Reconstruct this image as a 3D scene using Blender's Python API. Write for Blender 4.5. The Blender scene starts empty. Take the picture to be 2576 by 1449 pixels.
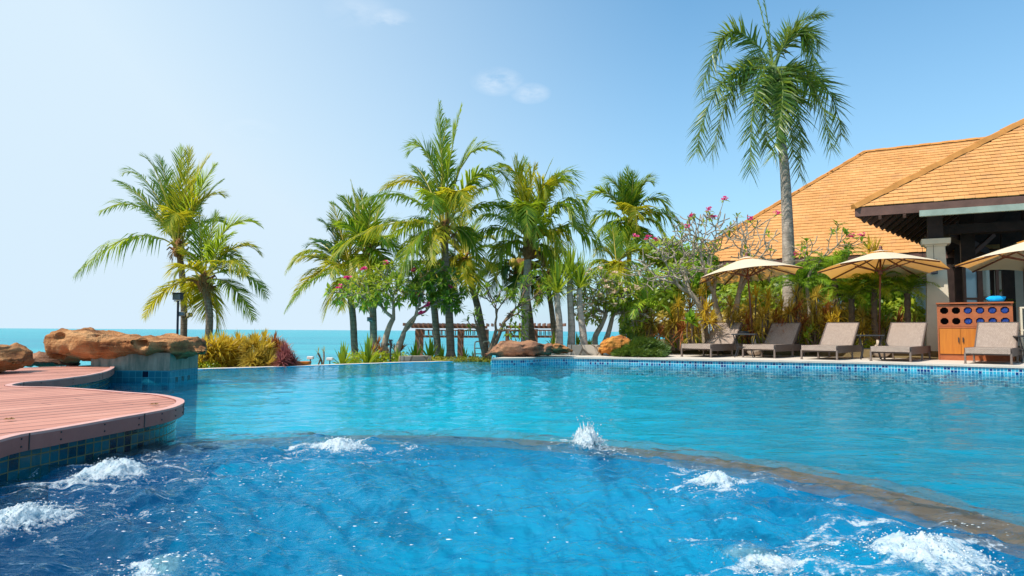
import bpy, bmesh, math, random
import numpy as np
from mathutils import Vector as V, Matrix, noise as mnoise
random.seed(7)
SC = bpy.context.scene
COL = SC.collection
R = math.radians

# ------------------------------------------------------------------ camera, sky, sun, exposure
F = 1717.0                      # focal length in the units of a 2576 x 1449 picture
PITCH, ROLL, CAMZ = math.atan(108.2 / F), 0.0056, 0.55
fw = V((0, math.cos(PITCH), math.sin(PITCH)))
rt = V((math.cos(ROLL), 0, math.sin(ROLL)))
rt = (rt - fw * rt.dot(fw)).normalized()
up = rt.cross(fw)
CAMP = V((0, 0, CAMZ))
cam = bpy.data.cameras.new('camera')
cam.sensor_width = 36; cam.lens = 36 * F / 2576
cam.clip_start = 0.05; cam.clip_end = 40000
camo = bpy.data.objects.new('camera', cam); COL.objects.link(camo)
camo.matrix_world = Matrix(((rt.x, up.x, -fw.x, 0), (rt.y, up.y, -fw.y, 0), (rt.z, up.z, -fw.z, CAMZ), (0, 0, 0, 1)))
SC.camera = camo

def ray(u, v):
    return fw + rt * ((u - 1288) / F) - up * ((v - 724.5) / F)
def at(u, v, Y):
    d = ray(u, v); return CAMP + d * (Y / d.y)
def gnd(u, v, z):
    d = ray(u, v); return CAMP + d * ((z - CAMZ) / d.z)

SUN_EL, SUN_AZ = R(54), R(116)    # azimuth measured to the left of the viewing direction
tosun = V((-math.sin(SUN_AZ) * math.cos(SUN_EL), math.cos(SUN_AZ) * math.cos(SUN_EL), math.sin(SUN_EL)))
world = bpy.data.worlds.new('World'); SC.world = world
world.use_nodes = True
wn, wl = world.node_tree.nodes, world.node_tree.links
wn.clear()
def W(t, **k):
    n = wn.new(t)
    for a, b in k.items():
        if a in n.inputs.keys(): n.inputs[a].default_value = b
        else: setattr(n, a, b)
    return n
sky = W('ShaderNodeTexSky', sky_type='NISHITA', sun_disc=False, sun_elevation=SUN_EL,
        sun_rotation=-SUN_AZ, air_density=1.0, dust_density=1.6, ozone_density=2.0, altitude=0.0)
SKY_STRENGTH = 0.13
geo = W('ShaderNodeTexCoord')
# sea haze: paler towards the horizon and towards the sunny side (a property of the air, by direction)
sep = W('ShaderNodeSeparateXYZ'); wl.new(geo.outputs['Generated'], sep.inputs[0])
def wmath(op, a, b=None, c=None, clamp=False):
    n = wn.new('ShaderNodeMath'); n.operation = op; n.use_clamp = clamp
    for i, x in enumerate((a, b, c)):
        if x is None: continue
        if isinstance(x, (int, float)): n.inputs[i].default_value = x
        else: wl.new(x, n.inputs[i])
    return n.outputs[0]
hz = wmath('POWER', wmath('SUBTRACT', 1.0, wmath('MULTIPLY', sep.outputs[2], 1.35, clamp=True), clamp=True), 2.0)
sd = wmath('POWER', wmath('MULTIPLY_ADD', sep.outputs[0], -1.05, 0.24, clamp=True), 1.2)
hzmix = wmath('ADD', wmath('MULTIPLY', hz, 0.72), wmath('MULTIPLY', sd, 1.12), clamp=True)
tint = W('ShaderNodeMix', data_type='RGBA', blend_type='MULTIPLY'); tint.inputs[0].default_value = 1.0
wl.new(sky.outputs[0], tint.inputs[6]); tint.inputs[7].default_value = (0.62, 1.26, 1.40, 1)
hmx = W('ShaderNodeMix', data_type='RGBA')
wl.new(hzmix, hmx.inputs[0]); wl.new(tint.outputs[2], hmx.inputs[6]); hmx.inputs[7].default_value = (4.4, 5.45, 6.3, 1)
# a few thin wisps of cloud, placed by direction
nz = W('ShaderNodeTexNoise'); nz.inputs['Scale'].default_value = 9.0; nz.inputs['Detail'].default_value = 6.0
nz.inputs['Roughness'].default_value = 0.62
mp = W('ShaderNodeMapping'); mp.inputs['Scale'].default_value = (1.0, 1.0, 2.6); mp.inputs['Rotation'].default_value = (0, R(16), 0)
wl.new(geo.outputs['Generated'], mp.inputs[0]); wl.new(mp.outputs[0], nz.inputs['Vector'])
cl = None
for (u, v, rad, amp) in ((1250, 205, .040, 1.0), (1335, 235, .030, .9), (985, 58, .038, .8), (640, 338, .042, .35), (905, 30, .05, .3)):
    d = ray(u, v).normalized()
    dp = wn.new('ShaderNodeVectorMath'); dp.operation = 'DISTANCE'
    # flatten vertically so that each wisp is wider than tall
    ms = wn.new('ShaderNodeVectorMath'); ms.operation = 'MULTIPLY'; ms.inputs[1].default_value = (1, 1, 2.0)
    nd = wn.new('ShaderNodeVectorMath'); nd.operation = 'NORMALIZE'
    wl.new(geo.outputs['Generated'], nd.inputs[0]); wl.new(nd.outputs[0], ms.inputs[0])
    wl.new(ms.outputs[0], dp.inputs[0]); dp.inputs[1].default_value = (d.x, d.y, d.z * 2.0)
    m = wmath('MULTIPLY', wmath('SUBTRACT', 1.0, wmath('DIVIDE', dp.outputs['Value'], rad), clamp=True), amp)
    cl = m if cl is None else wmath('MAXIMUM', cl, m)
cm = wmath('MULTIPLY', wmath('SMOOTH_MIN', wmath('MULTIPLY', wmath('SUBTRACT', nz.outputs[0], 0.40, clamp=True), 4.5), 1.0, 0.2), cl)
cmx = W('ShaderNodeMix', data_type='RGBA')
wl.new(wmath('MULTIPLY', cm, .85, clamp=True), cmx.inputs[0]); wl.new(hmx.outputs[2], cmx.inputs[6]); cmx.inputs[7].default_value = (6.6, 6.9, 7.2, 1)
bg = W('ShaderNodeBackground'); bg.inputs[1].default_value = SKY_STRENGTH
wl.new(cmx.outputs[2], bg.inputs[0])
wo = W('ShaderNodeOutputWorld'); wl.new(bg.outputs[0], wo.inputs[0])

sun = bpy.data.lights.new('sun', 'SUN'); sun.energy = 4.3; sun.angle = R(0.5); sun.color = (1.0, 0.94, 0.84)
suno = bpy.data.objects.new('sun', sun); COL.objects.link(suno)
suno.rotation_euler = (-tosun).to_track_quat('-Z', 'Y').to_euler(); suno.location = (-30, -5, 40)

SC.view_settings.view_transform = 'Standard'; SC.view_settings.look = 'None'
SC.view_settings.exposure = 0.28; SC.view_settings.gamma = 1.0
SC.render.engine = 'CYCLES'
cy = SC.cycles
cy.use_denoising = True
cy.max_bounces = 10; cy.diffuse_bounces = 3; cy.glossy_bounces = 4; cy.transmission_bounces = 6; cy.transparent_max_bounces = 12
cy.caustics_reflective = False; cy.caustics_refractive = False
cy.sample_clamp_indirect = 6.0

# ------------------------------------------------------------------ materials
def nt_new(name):
    m = bpy.data.materials.new(name); m.use_nodes = True
    nt = m.node_tree; nt.nodes.clear()
    return m, nt
class N:
    """small node helper"""
    def __init__(s, nt): s.nt = nt
    def n(s, t, ins=None, **k):
        x = s.nt.nodes.new(t)
        for a, b in k.items(): setattr(x, a, b)
        for a, b in (ins or {}).items():
            if hasattr(b, 'is_output') or isinstance(b, bpy.types.NodeSocket): s.nt.links.new(b, x.inputs[a])
            else: x.inputs[a].default_value = b
        return x
    def math(s, op, a, b=0.0, c=0.0, clamp=False):
        x = s.nt.nodes.new('ShaderNodeMath'); x.operation = op; x.use_clamp = clamp
        for i, y in enumerate((a, b, c)):
            if isinstance(y, bpy.types.NodeSocket): s.nt.links.new(y, x.inputs[i])
            else: x.inputs[i].default_value = y
        return x.outputs[0]
    def mix(s, f, a, b, blend='MIX'):
        x = s.nt.nodes.new('ShaderNodeMix'); x.data_type = 'RGBA'; x.blend_type = blend
        for i, y in ((0, f), (6, a), (7, b)):
            if isinstance(y, bpy.types.NodeSocket): s.nt.links.new(y, x.inputs[i])
            else: x.inputs[i].default_value = y if i == 0 else c4(y)
        return x.outputs[2]
    def noise(s, scale, detail=4, rough=.55, vec=None, out=0, dist=0.0):
        x = s.n('ShaderNodeTexNoise', {'Scale': scale, 'Detail': detail, 'Roughness': rough, 'Distortion': dist})
        if vec is not None: s.nt.links.new(vec, x.inputs['Vector'])
        return x.outputs[out]
    def ramp(s, f, stops):
        x = s.nt.nodes.new('ShaderNodeValToRGB'); e = x.color_ramp.elements
        while len(e) < len(stops): e.new(0.5)
        for el, (p, c) in zip(e, stops): el.position = p; el.color = c4(c)
        s.nt.links.new(f, x.inputs[0]); return x.outputs[0]
    def coord(s, kind='Object'): return s.n('ShaderNodeTexCoord').outputs[kind]
    def scale(s, vec, sc, rot=(0, 0, 0)):
        return s.n('ShaderNodeMapping', {'Vector': vec, 'Scale': sc, 'Rotation': rot}).outputs[0]
    def bump(s, h, strength=.4, dist=.02, normal=None):
        i = {'Height': h, 'Strength': strength, 'Distance': dist}
        if normal is not None: i['Normal'] = normal
        return s.n('ShaderNodeBump', i).outputs[0]
    def out(s, sh): s.nt.links.new(sh, s.n('ShaderNodeOutputMaterial').inputs[0])
    def pbr(s, col, rough=.6, normal=None, spec=.5, metal=0.0, **kw):
        i = {'Roughness': rough, 'Specular IOR Level': spec, 'Metallic': metal}
        i['Base Color'] = col if isinstance(col, bpy.types.NodeSocket) else c4(col)
        if normal is not None: i['Normal'] = normal
        i.update(kw)
        return s.n('ShaderNodeBsdfPrincipled', i).outputs[0]
def c4(c):
    if isinstance(c, (int, float)): return (c, c, c, 1)
    return tuple(c) + (1,) if len(c) == 3 else tuple(c)

def m_plain(name, col, var=.18, scale=6, rough=.6, bump=.25, spec=.4, dist=.01, metal=0.0, detail=5):
    m, nt = nt_new(name); n = N(nt); co = n.coord()
    f = n.noise(scale, detail, .6, co)
    a = tuple(x * (1 - var) for x in col); b = tuple(min(1, x * (1 + var)) for x in col)
    c = n.ramp(f, ((.3, a), (.7, b)))
    nb = n.bump(n.noise(scale * 5, 4, .6, co), bump, dist) if bump else None
    n.out(n.pbr(c, rough, nb, spec, metal)); return m

def m_leaf(name, c1, c2, c3, trans=.45, rough=.42, spec=.45, tcol=None, scale=1.5):
    """foliage: a hue per leaf (random per island) and per patch, thin and translucent"""
    m, nt = nt_new(name); n = N(nt)
    rnd = n.n('ShaderNodeNewGeometry').outputs['Random Per Island']
    big = n.noise(scale, 2, .5, n.coord())
    f = n.math('ADD', n.math('MULTIPLY', rnd, .62), n.math('MULTIPLY', n.math('SUBTRACT', big, .3), .95), clamp=True)
    c = n.ramp(f, ((.05, c1), (.5, c2), (.95, c3)))
    p = n.pbr(c, rough, None, spec)
    tc = n.mix(.5, c, tcol or tuple(min(1, x * 1.9) for x in c3))
    t = n.n('ShaderNodeBsdfTranslucent', {'Color': tc}).outputs[0]
    n.out(n.n('ShaderNodeMixShader', {0: trans, 1: p, 2: t}).outputs[0]); return m

M = {}
M['coco'] = m_leaf('coconut_leaf', (.035, .12, .02), (.15, .27, .018), (.40, .42, .025), .55, .42, .35, (.62, .72, .03))
M['coco_y'] = m_leaf('coconut_leaf_yellow', (.12, .22, .016), (.34, .37, .018), (.64, .50, .035), .52, .45, .3, (.85, .68, .02))
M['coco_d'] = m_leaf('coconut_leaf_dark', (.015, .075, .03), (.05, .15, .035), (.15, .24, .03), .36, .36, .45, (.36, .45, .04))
M['royal'] = m_leaf('royal_leaf', (.02, .075, .02), (.065, .16, .02), (.22, .29, .02), .44, .36, .5, (.4, .45, .03))
M['dead'] = m_leaf('dead_palm_leaf', (.16, .09, .04), (.30, .18, .08), (.42, .28, .13), .3, .6, .2, (.5, .3, .12))
M['rachis'] = m_plain('palm_rachis', (.48, .38, .06), .25, 8, .5, .1)
M['rachis_g'] = m_plain('palm_rachis_green', (.2, .25, .05), .25, 8, .5, .1)
M['lush'] = m_leaf('bright_palm_leaf', (.06, .18, .015), (.20, .36, .025), (.45, .56, .04), .5, .4, .4, (.55, .72, .05))
M['frangi'] = m_leaf('frangipani_leaf', (.03, .11, .016), (.12, .26, .022), (.36, .45, .035), .45, .35, .5, (.45, .6, .04))
M['frangi_y'] = m_leaf('frangipani_leaf_pale', (.09, .19, .016), (.25, .36, .028), (.50, .54, .045), .46, .4, .4, (.7, .75, .06))
M['drac_y'] = m_leaf('cordyline_leaf_yellow', (.36, .25, .02), (.64, .44, .03), (.85, .70, .07), .46, .42, .4, (.95, .66, .06))
M['drac_r'] = m_leaf('cordyline_leaf_red', (.20, .055, .025), (.46, .16, .045), (.66, .32, .09), .4, .42, .4, (.8, .3, .1))
M['drac_m'] = m_leaf('cordyline_leaf_mixed', (.16, .12, .02), (.44, .33, .04), (.74, .56, .07), .46, .42, .45, (.7, .45, .06))
M['drac_p'] = m_leaf('cordyline_leaf_purple', (.14, .035, .05), (.30, .085, .08), (.48, .2, .15), .35, .42, .4, (.5, .15, .15))
M['strap'] = m_leaf('strap_leaf', (.05, .15, .012), (.2, .33, .02), (.5, .5, .03), .4, .36, .5, (.75, .8, .05))
M['hedge'] = m_leaf('hedge_leaf', (.1, .2, .01), (.32, .42, .015), (.62, .6, .02), .42, .4, .4, (.85, .85, .04))
M['conifer'] = m_leaf('conifer_leaf', (.015, .05, .012), (.05, .11, .015), (.14, .2, .02), .25, .5, .3, (.3, .4, .03))
M['moss'] = m_leaf('creeper_leaf', (.1, .12, .01), (.26, .27, .02), (.5, .44, .03), .4, .45, .3, (.7, .65, .05))
def m_flower(name, c):
    m, nt = nt_new(name); n = N(nt)
    rnd = n.n('ShaderNodeNewGeometry').outputs['Random Per Island']
    cc = n.mix(rnd, tuple(x * .8 for x in c), tuple(min(1, x * 1.2 + .04) for x in c))
    n.out(n.n('ShaderNodeMixShader', {0: .35, 1: n.pbr(cc, .5), 2: n.n('ShaderNodeBsdfTranslucent', {'Color': cc}).outputs[0]}).outputs[0]); return m
M['pink'] = m_flower('pink_petal', (.78, .04, .24))
M['cream'] = m_flower('cream_petal', (.85, .62, .45))

def m_trunk(name, col, ring=9.0, dark=.45):
    m, nt = nt_new(name); n = N(nt); co = n.coord()
    wob = n.noise(3, 3, .5, co)
    z = n.n('ShaderNodeSeparateXYZ', {0: co}).outputs[2]
    s = n.math('FRACT', n.math('ADD', n.math('MULTIPLY', z, ring), n.math('MULTIPLY', wob, .9)))
    ringm = n.math('LESS_THAN', s, .22)
    blot = n.noise(5, 6, .65, n.scale(co, (2, 2, .8)))
    c = n.ramp(blot, ((.25, tuple(x * .5 for x in col)), (.5, col), (.75, tuple(min(1, x * 1.45) for x in col))))
    c = n.mix(n.math('MULTIPLY', ringm, dark), c, tuple(x * .4 for x in col))
    h = n.math('ADD', n.math('MULTIPLY', s, .6), n.noise(26, 4, .6, co))
    n.out(n.pbr(c, .8, n.bump(h, .7, .04), .25)); return m
M['trunk'] = m_trunk('palm_trunk', (.24, .18, .13))
M['trunk_pale'] = m_trunk('palm_trunk_pale', (.42, .36, .3), 7, .3)
M['trunk_royal'] = m_trunk('royal_trunk', (.42, .345, .29), 5, .35)
M['shaft'] = m_plain('royal_crownshaft', (.13, .18, .06), .35, 4, .5, .15)
M['bark'] = m_plain('frangipani_bark', (.34, .28, .21), .35, 7, .85, .4, .2, .02)
M['bark_d'] = m_plain('shrub_bark', (.17, .12, .08), .35, 9, .85, .4, .2, .02)
M['fibre'] = m_plain('palm_fibre', (.24, .12, .05), .45, 14, .9, .5, .1, .03)
M['nut'] = m_plain('coconut_skin', (.5, .36, .05), .3, 8, .45, .1)

def m_rock(name, col, hi, lo, scale=2.2):
    m, nt = nt_new(name); n = N(nt); co = n.coord()
    big = n.noise(scale, 8, .62, co, dist=.4)
    str_ = n.noise(scale * 1.4, 6, .6, n.scale(co, (.6, .6, 5.0), (R(6), R(8), 0)))
    c = n.ramp(n.math('MULTIPLY_ADD', str_, .5, n.math('MULTIPLY', big, .5)), ((.38, lo), (.48, col), (.60, hi)))
    fine = n.noise(scale * 16, 6, .7, co)
    c = n.mix(n.math('MULTIPLY', n.math('GREATER_THAN', fine, .58), .22), c, lo)
    h = n.math('ADD', n.math('MULTIPLY', big, 1.0), n.math('ADD', n.math('MULTIPLY', fine, .28), n.math('MULTIPLY', str_, .6)))
    n.out(n.pbr(c, .9, n.bump(h, 1.0, .10), .2)); return m
M['rock'] = m_rock('orange_sandstone', (.41, .175, .065), (.60, .31, .135), (.17, .065, .028))
M['rock_dk'] = m_rock('brown_sandstone', (.26, .13, .08), (.44, .22, .12), (.09, .045, .03), 1.6)
M['rock_or'] = m_rock('bright_sandstone', (.62, .25, .05), (.74, .36, .09), (.34, .11, .03), 2.0)

def m_tile(name, cols, grout, size=.052, gw=.07, rough=.12, dark=.2):
    """glazed mosaic, one colour per tile; UV in metres"""
    m, nt = nt_new(name); n = N(nt); co = n.coord('UV')
    sc = n.n('ShaderNodeVectorMath', {0: co, 1: (1 / size, 1 / size, 1)}, operation='MULTIPLY').outputs[0]
    fl = n.n('ShaderNodeVectorMath', {0: sc}, operation='FLOOR').outputs[0]
    fr = n.n('ShaderNodeVectorMath', {0: sc}, operation='FRACTION').outputs[0]
    w = n.n('ShaderNodeTexWhiteNoise', {'Vector': fl}, noise_dimensions='2D').outputs[0]
    st = [(i / (len(cols)), c) for i, c in enumerate(cols)]
    r = n.nt.nodes.new('ShaderNodeValToRGB'); r.color_ramp.interpolation = 'CONSTANT'
    e = r.color_ramp.elements
    while len(e) < len(st): e.new(.5)
    for el, (p, c) in zip(e, st): el.position = p; el.color = c4(c)
    n.nt.links.new(w, r.inputs[0])
    sp = n.n('ShaderNodeSeparateXYZ', {0: fr})
    g = n.math('MINIMUM', n.math('MINIMUM', sp.outputs[0], n.math('SUBTRACT', 1.0, sp.outputs[0])),
               n.math('MINIMUM', sp.outputs[1], n.math('SUBTRACT', 1.0, sp.outputs[1])))
    gm = n.math('LESS_THAN', g, gw)
    c = n.mix(gm, r.outputs[0], grout)
    rg = n.math('MULTIPLY_ADD', gm, .6, rough)
    n.out(n.pbr(c, rg, n.bump(n.math('MINIMUM', g, .12), .6, .01), .5)); return m
TB = [(.02, .30, .46), (.03, .36, .52), (.012, .24, .42), (.05, .42, .55), (.02, .30, .48), (.004, .03, .16), (.03, .38, .54), (.01, .2, .38), (.025, .33, .5), (.006, .05, .2)]
M['tile'] = m_tile('blue_mosaic', TB, (.55, .72, .74))
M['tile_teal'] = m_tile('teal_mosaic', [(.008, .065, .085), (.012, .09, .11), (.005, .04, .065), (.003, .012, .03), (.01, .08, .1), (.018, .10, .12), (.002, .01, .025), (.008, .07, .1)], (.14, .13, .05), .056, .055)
M['tile_plinth'] = m_tile('blue_green_mosaic', [(.01, .16, .24), (.012, .18, .27), (.01, .15, .22), (.014, .19, .28), (.01, .16, .25), (.012, .17, .25), (.003, .015, .04), (.01, .15, .22)], (.02, .24, .32), .085, .05)

def m_poolfloor(name, a, b, refl_tone=None):
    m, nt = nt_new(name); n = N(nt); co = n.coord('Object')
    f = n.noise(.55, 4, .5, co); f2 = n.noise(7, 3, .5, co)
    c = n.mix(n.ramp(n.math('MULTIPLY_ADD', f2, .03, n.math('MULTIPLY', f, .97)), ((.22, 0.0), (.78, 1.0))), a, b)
    if refl_tone:    # floor colour darkened to the right, standing in for reflected trees
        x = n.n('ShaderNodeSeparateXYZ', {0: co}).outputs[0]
        c = n.mix(n.math('MULTIPLY', n.math('SUBTRACT', x, -.2), .22, clamp=True), c, refl_tone)
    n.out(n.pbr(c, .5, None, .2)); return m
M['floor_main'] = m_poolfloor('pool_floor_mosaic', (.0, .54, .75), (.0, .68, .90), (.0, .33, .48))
M['floor_spa'] = m_poolfloor('spa_floor_mosaic', (.0, .32, .62), (.0, .56, .84))

def m_water():
    m, nt = nt_new('pool_water_surface'); n = N(nt)
    co = n.coord('Object')
    spa = n.n('ShaderNodeAttribute', attribute_name='spa').outputs['Fac']
    v1 = n.scale(co, (.75, 1.9, 1.0), (0, 0, R(5)))
    a = n.noise(5.5, 3, .55, v1, dist=.6); b = n.noise(17, 3, .55, v1, dist=.4); s = n.noise(34, 4, .6, co, dist=.8)
    h = n.math('ADD', n.math('MULTIPLY', a, 1.0), n.math('ADD', n.math('MULTIPLY', b, .30), n.math('MULTIPLY', n.math('MULTIPLY', s, spa), .34)))
    nb = n.bump(h, n.math('MULTIPLY_ADD', spa, .4, .6), .026)
    fr = n.n('ShaderNodeFresnel', {'IOR': 1.33, 'Normal': nb}).outputs[0]
    tint = n.mix(spa, (.78, .98, 1.0), (.74, .96, 1.0))
    tr = n.n('ShaderNodeBsdfTransparent', {'Color': tint}).outputs[0]
    rf = n.n('ShaderNodeBsdfRefraction', {'Color': tint, 'IOR': 1.33, 'Roughness': .0, 'Normal': nb}).outputs[0]
    body = n.n('ShaderNodeMixShader', {0: n.math('MULTIPLY_ADD', spa, .14, .3), 1: tr, 2: rf}).outputs[0]
    gl = n.n('ShaderNodeBsdfGlossy', {'Color': (.60, .86, 1, 1), 'Roughness': .02, 'Normal': nb}).outputs[0]
    n.out(n.n('ShaderNodeMixShader', {0: n.math('MULTIPLY', fr, .86), 1: body, 2: gl}).outputs[0]); return m
M['water'] = m_water()

def m_sea():
    m, nt = nt_new('sea_surface'); n = N(nt); co = n.coord('Object')
    v = n.scale(co, (.05, .16, 1), (0, 0, R(8)))
    big = n.ramp(n.noise(.35, 4, .6, n.scale(co, (.012, .09, 1))), ((.38, 0.0), (.62, 1.0)))
    c = n.mix(big, (.010, .27, .35), (.022, .40, .45))
    h = n.math('ADD', n.noise(6, 5, .62, v), n.math('MULTIPLY', n.noise(40, 3, .6, v), .3))
    n.out(n.pbr(c, .32, n.bump(h, 1.0, .5), .22)); return m
M['sea'] = m_sea()

def m_deck():
    m, nt = nt_new('painted_deck_boards'); n = N(nt); co = n.coord('Object')
    r = n.scale(co, (1, 1, 1), (0, 0, R(-DECK_ANG)))
    sp = n.n('ShaderNodeSeparateXYZ', {0: r})
    y = n.math('MULTIPLY', sp.outputs[1], 1 / .145)
    idx = n.math('FLOOR', y); fr = n.math('FRACT', y)
    w = n.n('ShaderNodeTexWhiteNoise', {'W': idx}, noise_dimensions='1D').outputs[0]
    grain = n.noise(9, 6, .65, n.scale(r, (.5, 8, 1)))
    wear = n.noise(1.6, 6, .65, co)
    c = n.ramp(n.math('ADD', n.math('MULTIPLY', grain, .5), n.math('MULTIPLY', wear, .5)), ((.36, (.46, .19, .14)), (.5, (.58, .25, .175)), (.64, (.69, .35, .265))))
    c = n.mix(n.math('MULTIPLY', w, .75), c, (.40, .155, .11))
    ex = n.math('FRACT', n.math('ADD', n.math('MULTIPLY', sp.outputs[0], 1 / 2.4), n.math('MULTIPLY', w, 7.3)))
    gap = n.math('LESS_THAN', n.math('MINIMUM', fr, n.math('SUBTRACT', 1.0, fr)), n.math('MULTIPLY_ADD', n.math('POWER', w, 2.0), .11, .03))
    gap = n.math('MAXIMUM', gap, n.math('LESS_THAN', ex, .0035))
    spots = n.math('GREATER_THAN', n.noise(5.5, 5, .7, co), .66)
    c = n.mix(n.math('MULTIPLY', spots, .28), c, (.25, .10, .08))
    c = n.mix(gap, c, (.06, .025, .02))
    h = n.math('SUBTRACT', n.math('MULTIPLY', grain, .25), gap)
    n.out(n.pbr(c, .62, n.bump(h, .5, .012), .3)); return m
DECK_ANG = 58
M['deck'] = m_deck()
M['fascia'] = m_plain('painted_fascia', (.36, .135, .11), .18, 4, .6, .2, .3)
M['fascia_top'] = m_plain('painted_nosing', (.62, .33, .28), .15, 6, .55, .2, .3)
def m_stain(name, base, drip):
    m, nt = nt_new(name); n = N(nt); co = n.coord('Object')
    f = n.noise(4, 6, .65, n.scale(co, (2.4, 2.4, .5)))
    c = n.ramp(f, ((.35, drip), (.55, base), (.75, tuple(min(1, x * 1.3) for x in base))))
    n.out(n.pbr(c, .8, n.bump(n.noise(20, 5, .6, co), .4, .02), .3)); return m
M['plinth'] = m_stain('stained_render', (.26, .27, .22), (.08, .13, .11))
M['stone'] = m_plain('terrace_stone', (.62, .54, .46), .12, 3, .7, .25, .3)
M['coping'] = m_plain('coping_stone', (.66, .56, .45), .2, 5, .75, .35, .3)
M['soil'] = m_plain('planting_soil', (.16, .12, .06), .4, 2, .95, .6, .1, .05)

def m_stackstone():
    m, nt = nt_new('stacked_stone'); n = N(nt); co = n.coord('UV')
    b = n.n('ShaderNodeTexBrick', {'Vector': co, 'Color1': (.44, .40, .30, 1), 'Color2': (.30, .27, .21, 1), 'Mortar': (.12, .1, .07, 1), 'Scale': 1.0,
        'Mortar Size': .012, 'Brick Width': .26, 'Row Height': .075, 'Bias': 0.0, 'Mortar Smooth': .2})
    c = n.mix(n.math('MULTIPLY', n.noise(7, 5, .6, co), .5), b.outputs[0], (.5, .44, .32))
    h = n.math('MULTIPLY_ADD', b.outputs[1], -1.0, n.noise(16, 4, .6, co))
    n.out(n.pbr(c, .9, n.bump(h, .8, .03), .2)); return m
M['stack'] = m_stackstone()
def m_crazy():
    m, nt = nt_new('irregular_stone_facing'); n = N(nt); co = n.coord('UV')
    vv = n.n('ShaderNodeTexVoronoi', {'Vector': co, 'Scale': 2.6}, feature='DISTANCE_TO_EDGE').outputs[0]
    vc = n.n('ShaderNodeTexVoronoi', {'Vector': co, 'Scale': 2.6}).outputs['Color']
    g = n.n('ShaderNodeSeparateXYZ', {0: vc}).outputs[0]
    c = n.ramp(g, ((.1, (.34, .29, .23)), (.5, (.46, .40, .33)), (.9, (.56, .5, .42))))
    c = n.mix(n.math('LESS_THAN', vv, .03), c, (.2, .16, .12))
    n.out(n.pbr(c, .85, n.bump(n.math('ADD', n.math('MINIMUM', vv, .08), n.math('MULTIPLY', n.noise(10, 4, .6, co), .05)), .8, .1), .2)); return m
M['crazy'] = m_crazy()

def m_rooftile():
    m, nt = nt_new('clay_shingle'); n = N(nt)
    rnd = n.n('ShaderNodeNewGeometry').outputs['Random Per Island']
    co = n.coord()
    f = n.math('ADD', n.math('MULTIPLY', rnd, .22), n.math('MULTIPLY', n.noise(.7, 5, .6, co), .78))
    c = n.ramp(f, ((.2, (.52, .235, .075)), (.5, (.60, .29, .10)), (.8, (.68, .36, .14))))
    st = n.noise(1.1, 6, .7, n.scale(co, (2.2, 2.2, .7)))
    c = n.mix(n.math('MULTIPLY', n.math('SUBTRACT', st, .5, clamp=True), 1.6, clamp=True), c, (.30, .17, .10))
    n.out(n.pbr(c, .8, n.bump(n.noise(22, 4, .6, co), .25, .02), .2)); return m
M['rooftile'] = m_rooftile()
M['ridge'] = m_plain('clay_ridge', (.54, .23, .06), .2, 3, .8, .25, .2)
M['underlay'] = m_plain('roof_underlay', (.10, .05, .03), .2, 3, .9, 0)
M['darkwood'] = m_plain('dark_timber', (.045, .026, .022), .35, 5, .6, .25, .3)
M['eavewood'] = m_plain('eave_timber', (.13, .065, .05), .25, 4, .65, .2, .3)
M['greenpaint'] = m_plain('faded_green_board', (.27, .32, .27), .25, 2.5, .6, .1, .3)
M['render'] = m_plain('cream_render', (.66, .58, .46), .08, 3, .85, .2, .2)
M['greywall'] = m_plain('pale_wall', (.62, .52, .43), .1, 2, .85, .2, .2)
M['speaker'] = m_plain('speaker_case', (.022, .026, .055), .2, 20, .5, .1, .4)
M['black'] = m_plain('black_metal', (.025, .024, .026), .2, 12, .45, .1, .5)
M['lampglass'] = m_plain('floodlight_glass', (.05, .09, .14), .2, 5, .15, 0, .6)
M['lampcase'] = m_plain('lamp_case', (.42, .38, .32), .2, 10, .5, .1, .4)
M['white'] = m_plain('white_plastic', (.75, .74, .7), .08, 8, .45, .05, .4)
M['rail'] = m_plain('cream_rail', (.7, .6, .45), .1, 8, .4, 0, .5)
def m_wood(name, col, dk, axis=2):
    m, nt = nt_new(name); n = N(nt); co = n.coord('Object')
    s = [7, 7, 7]; s[axis] = .7
    f = n.noise(2.2, 6, .6, n.scale(co, tuple(s)), dist=.7)
    g = n.noise(1.3, 3, .5, co)
    c = n.ramp(n.math('MULTIPLY_ADD', g, .35, n.math('MULTIPLY', f, .65)), ((.32, dk), (.62, col)))
    n.out(n.pbr(c, .42, n.bump(f, .12, .01), .45)); return m
M['cabinet'] = m_wood('reddish_cabinet_wood', (.44, .125, .038), (.30, .075, .025), 0)
M['door'] = m_wood('orange_door_veneer', (.60, .20, .02), (.44, .12, .012))
M['pergola'] = m_wood('pergola_timber', (.33, .165, .10), (.21, .095, .06), 0)
M['umbpole'] = m_wood('umbrella_pole_wood', (.16, .05, .028), (.08, .025, .016))
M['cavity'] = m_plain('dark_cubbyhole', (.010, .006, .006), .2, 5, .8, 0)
def m_towel():
    m, nt = nt_new('blue_towel'); n = N(nt); co = n.coord('Object')
    f = n.noise(16, 4, .6, co)
    n.out(n.pbr(n.mix(f, (.006, .03, .22), (.02, .10, .48)), .95, n.bump(n.noise(60, 3, .6, co), .6, .02), .1, **{'Sheen Weight': .4})); return m
M['towel'] = m_towel()
M['cushion'] = m_plain('bright_blue_cloth', (.01, .33, .72), .2, 9, .9, .3, .1, .02)
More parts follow.
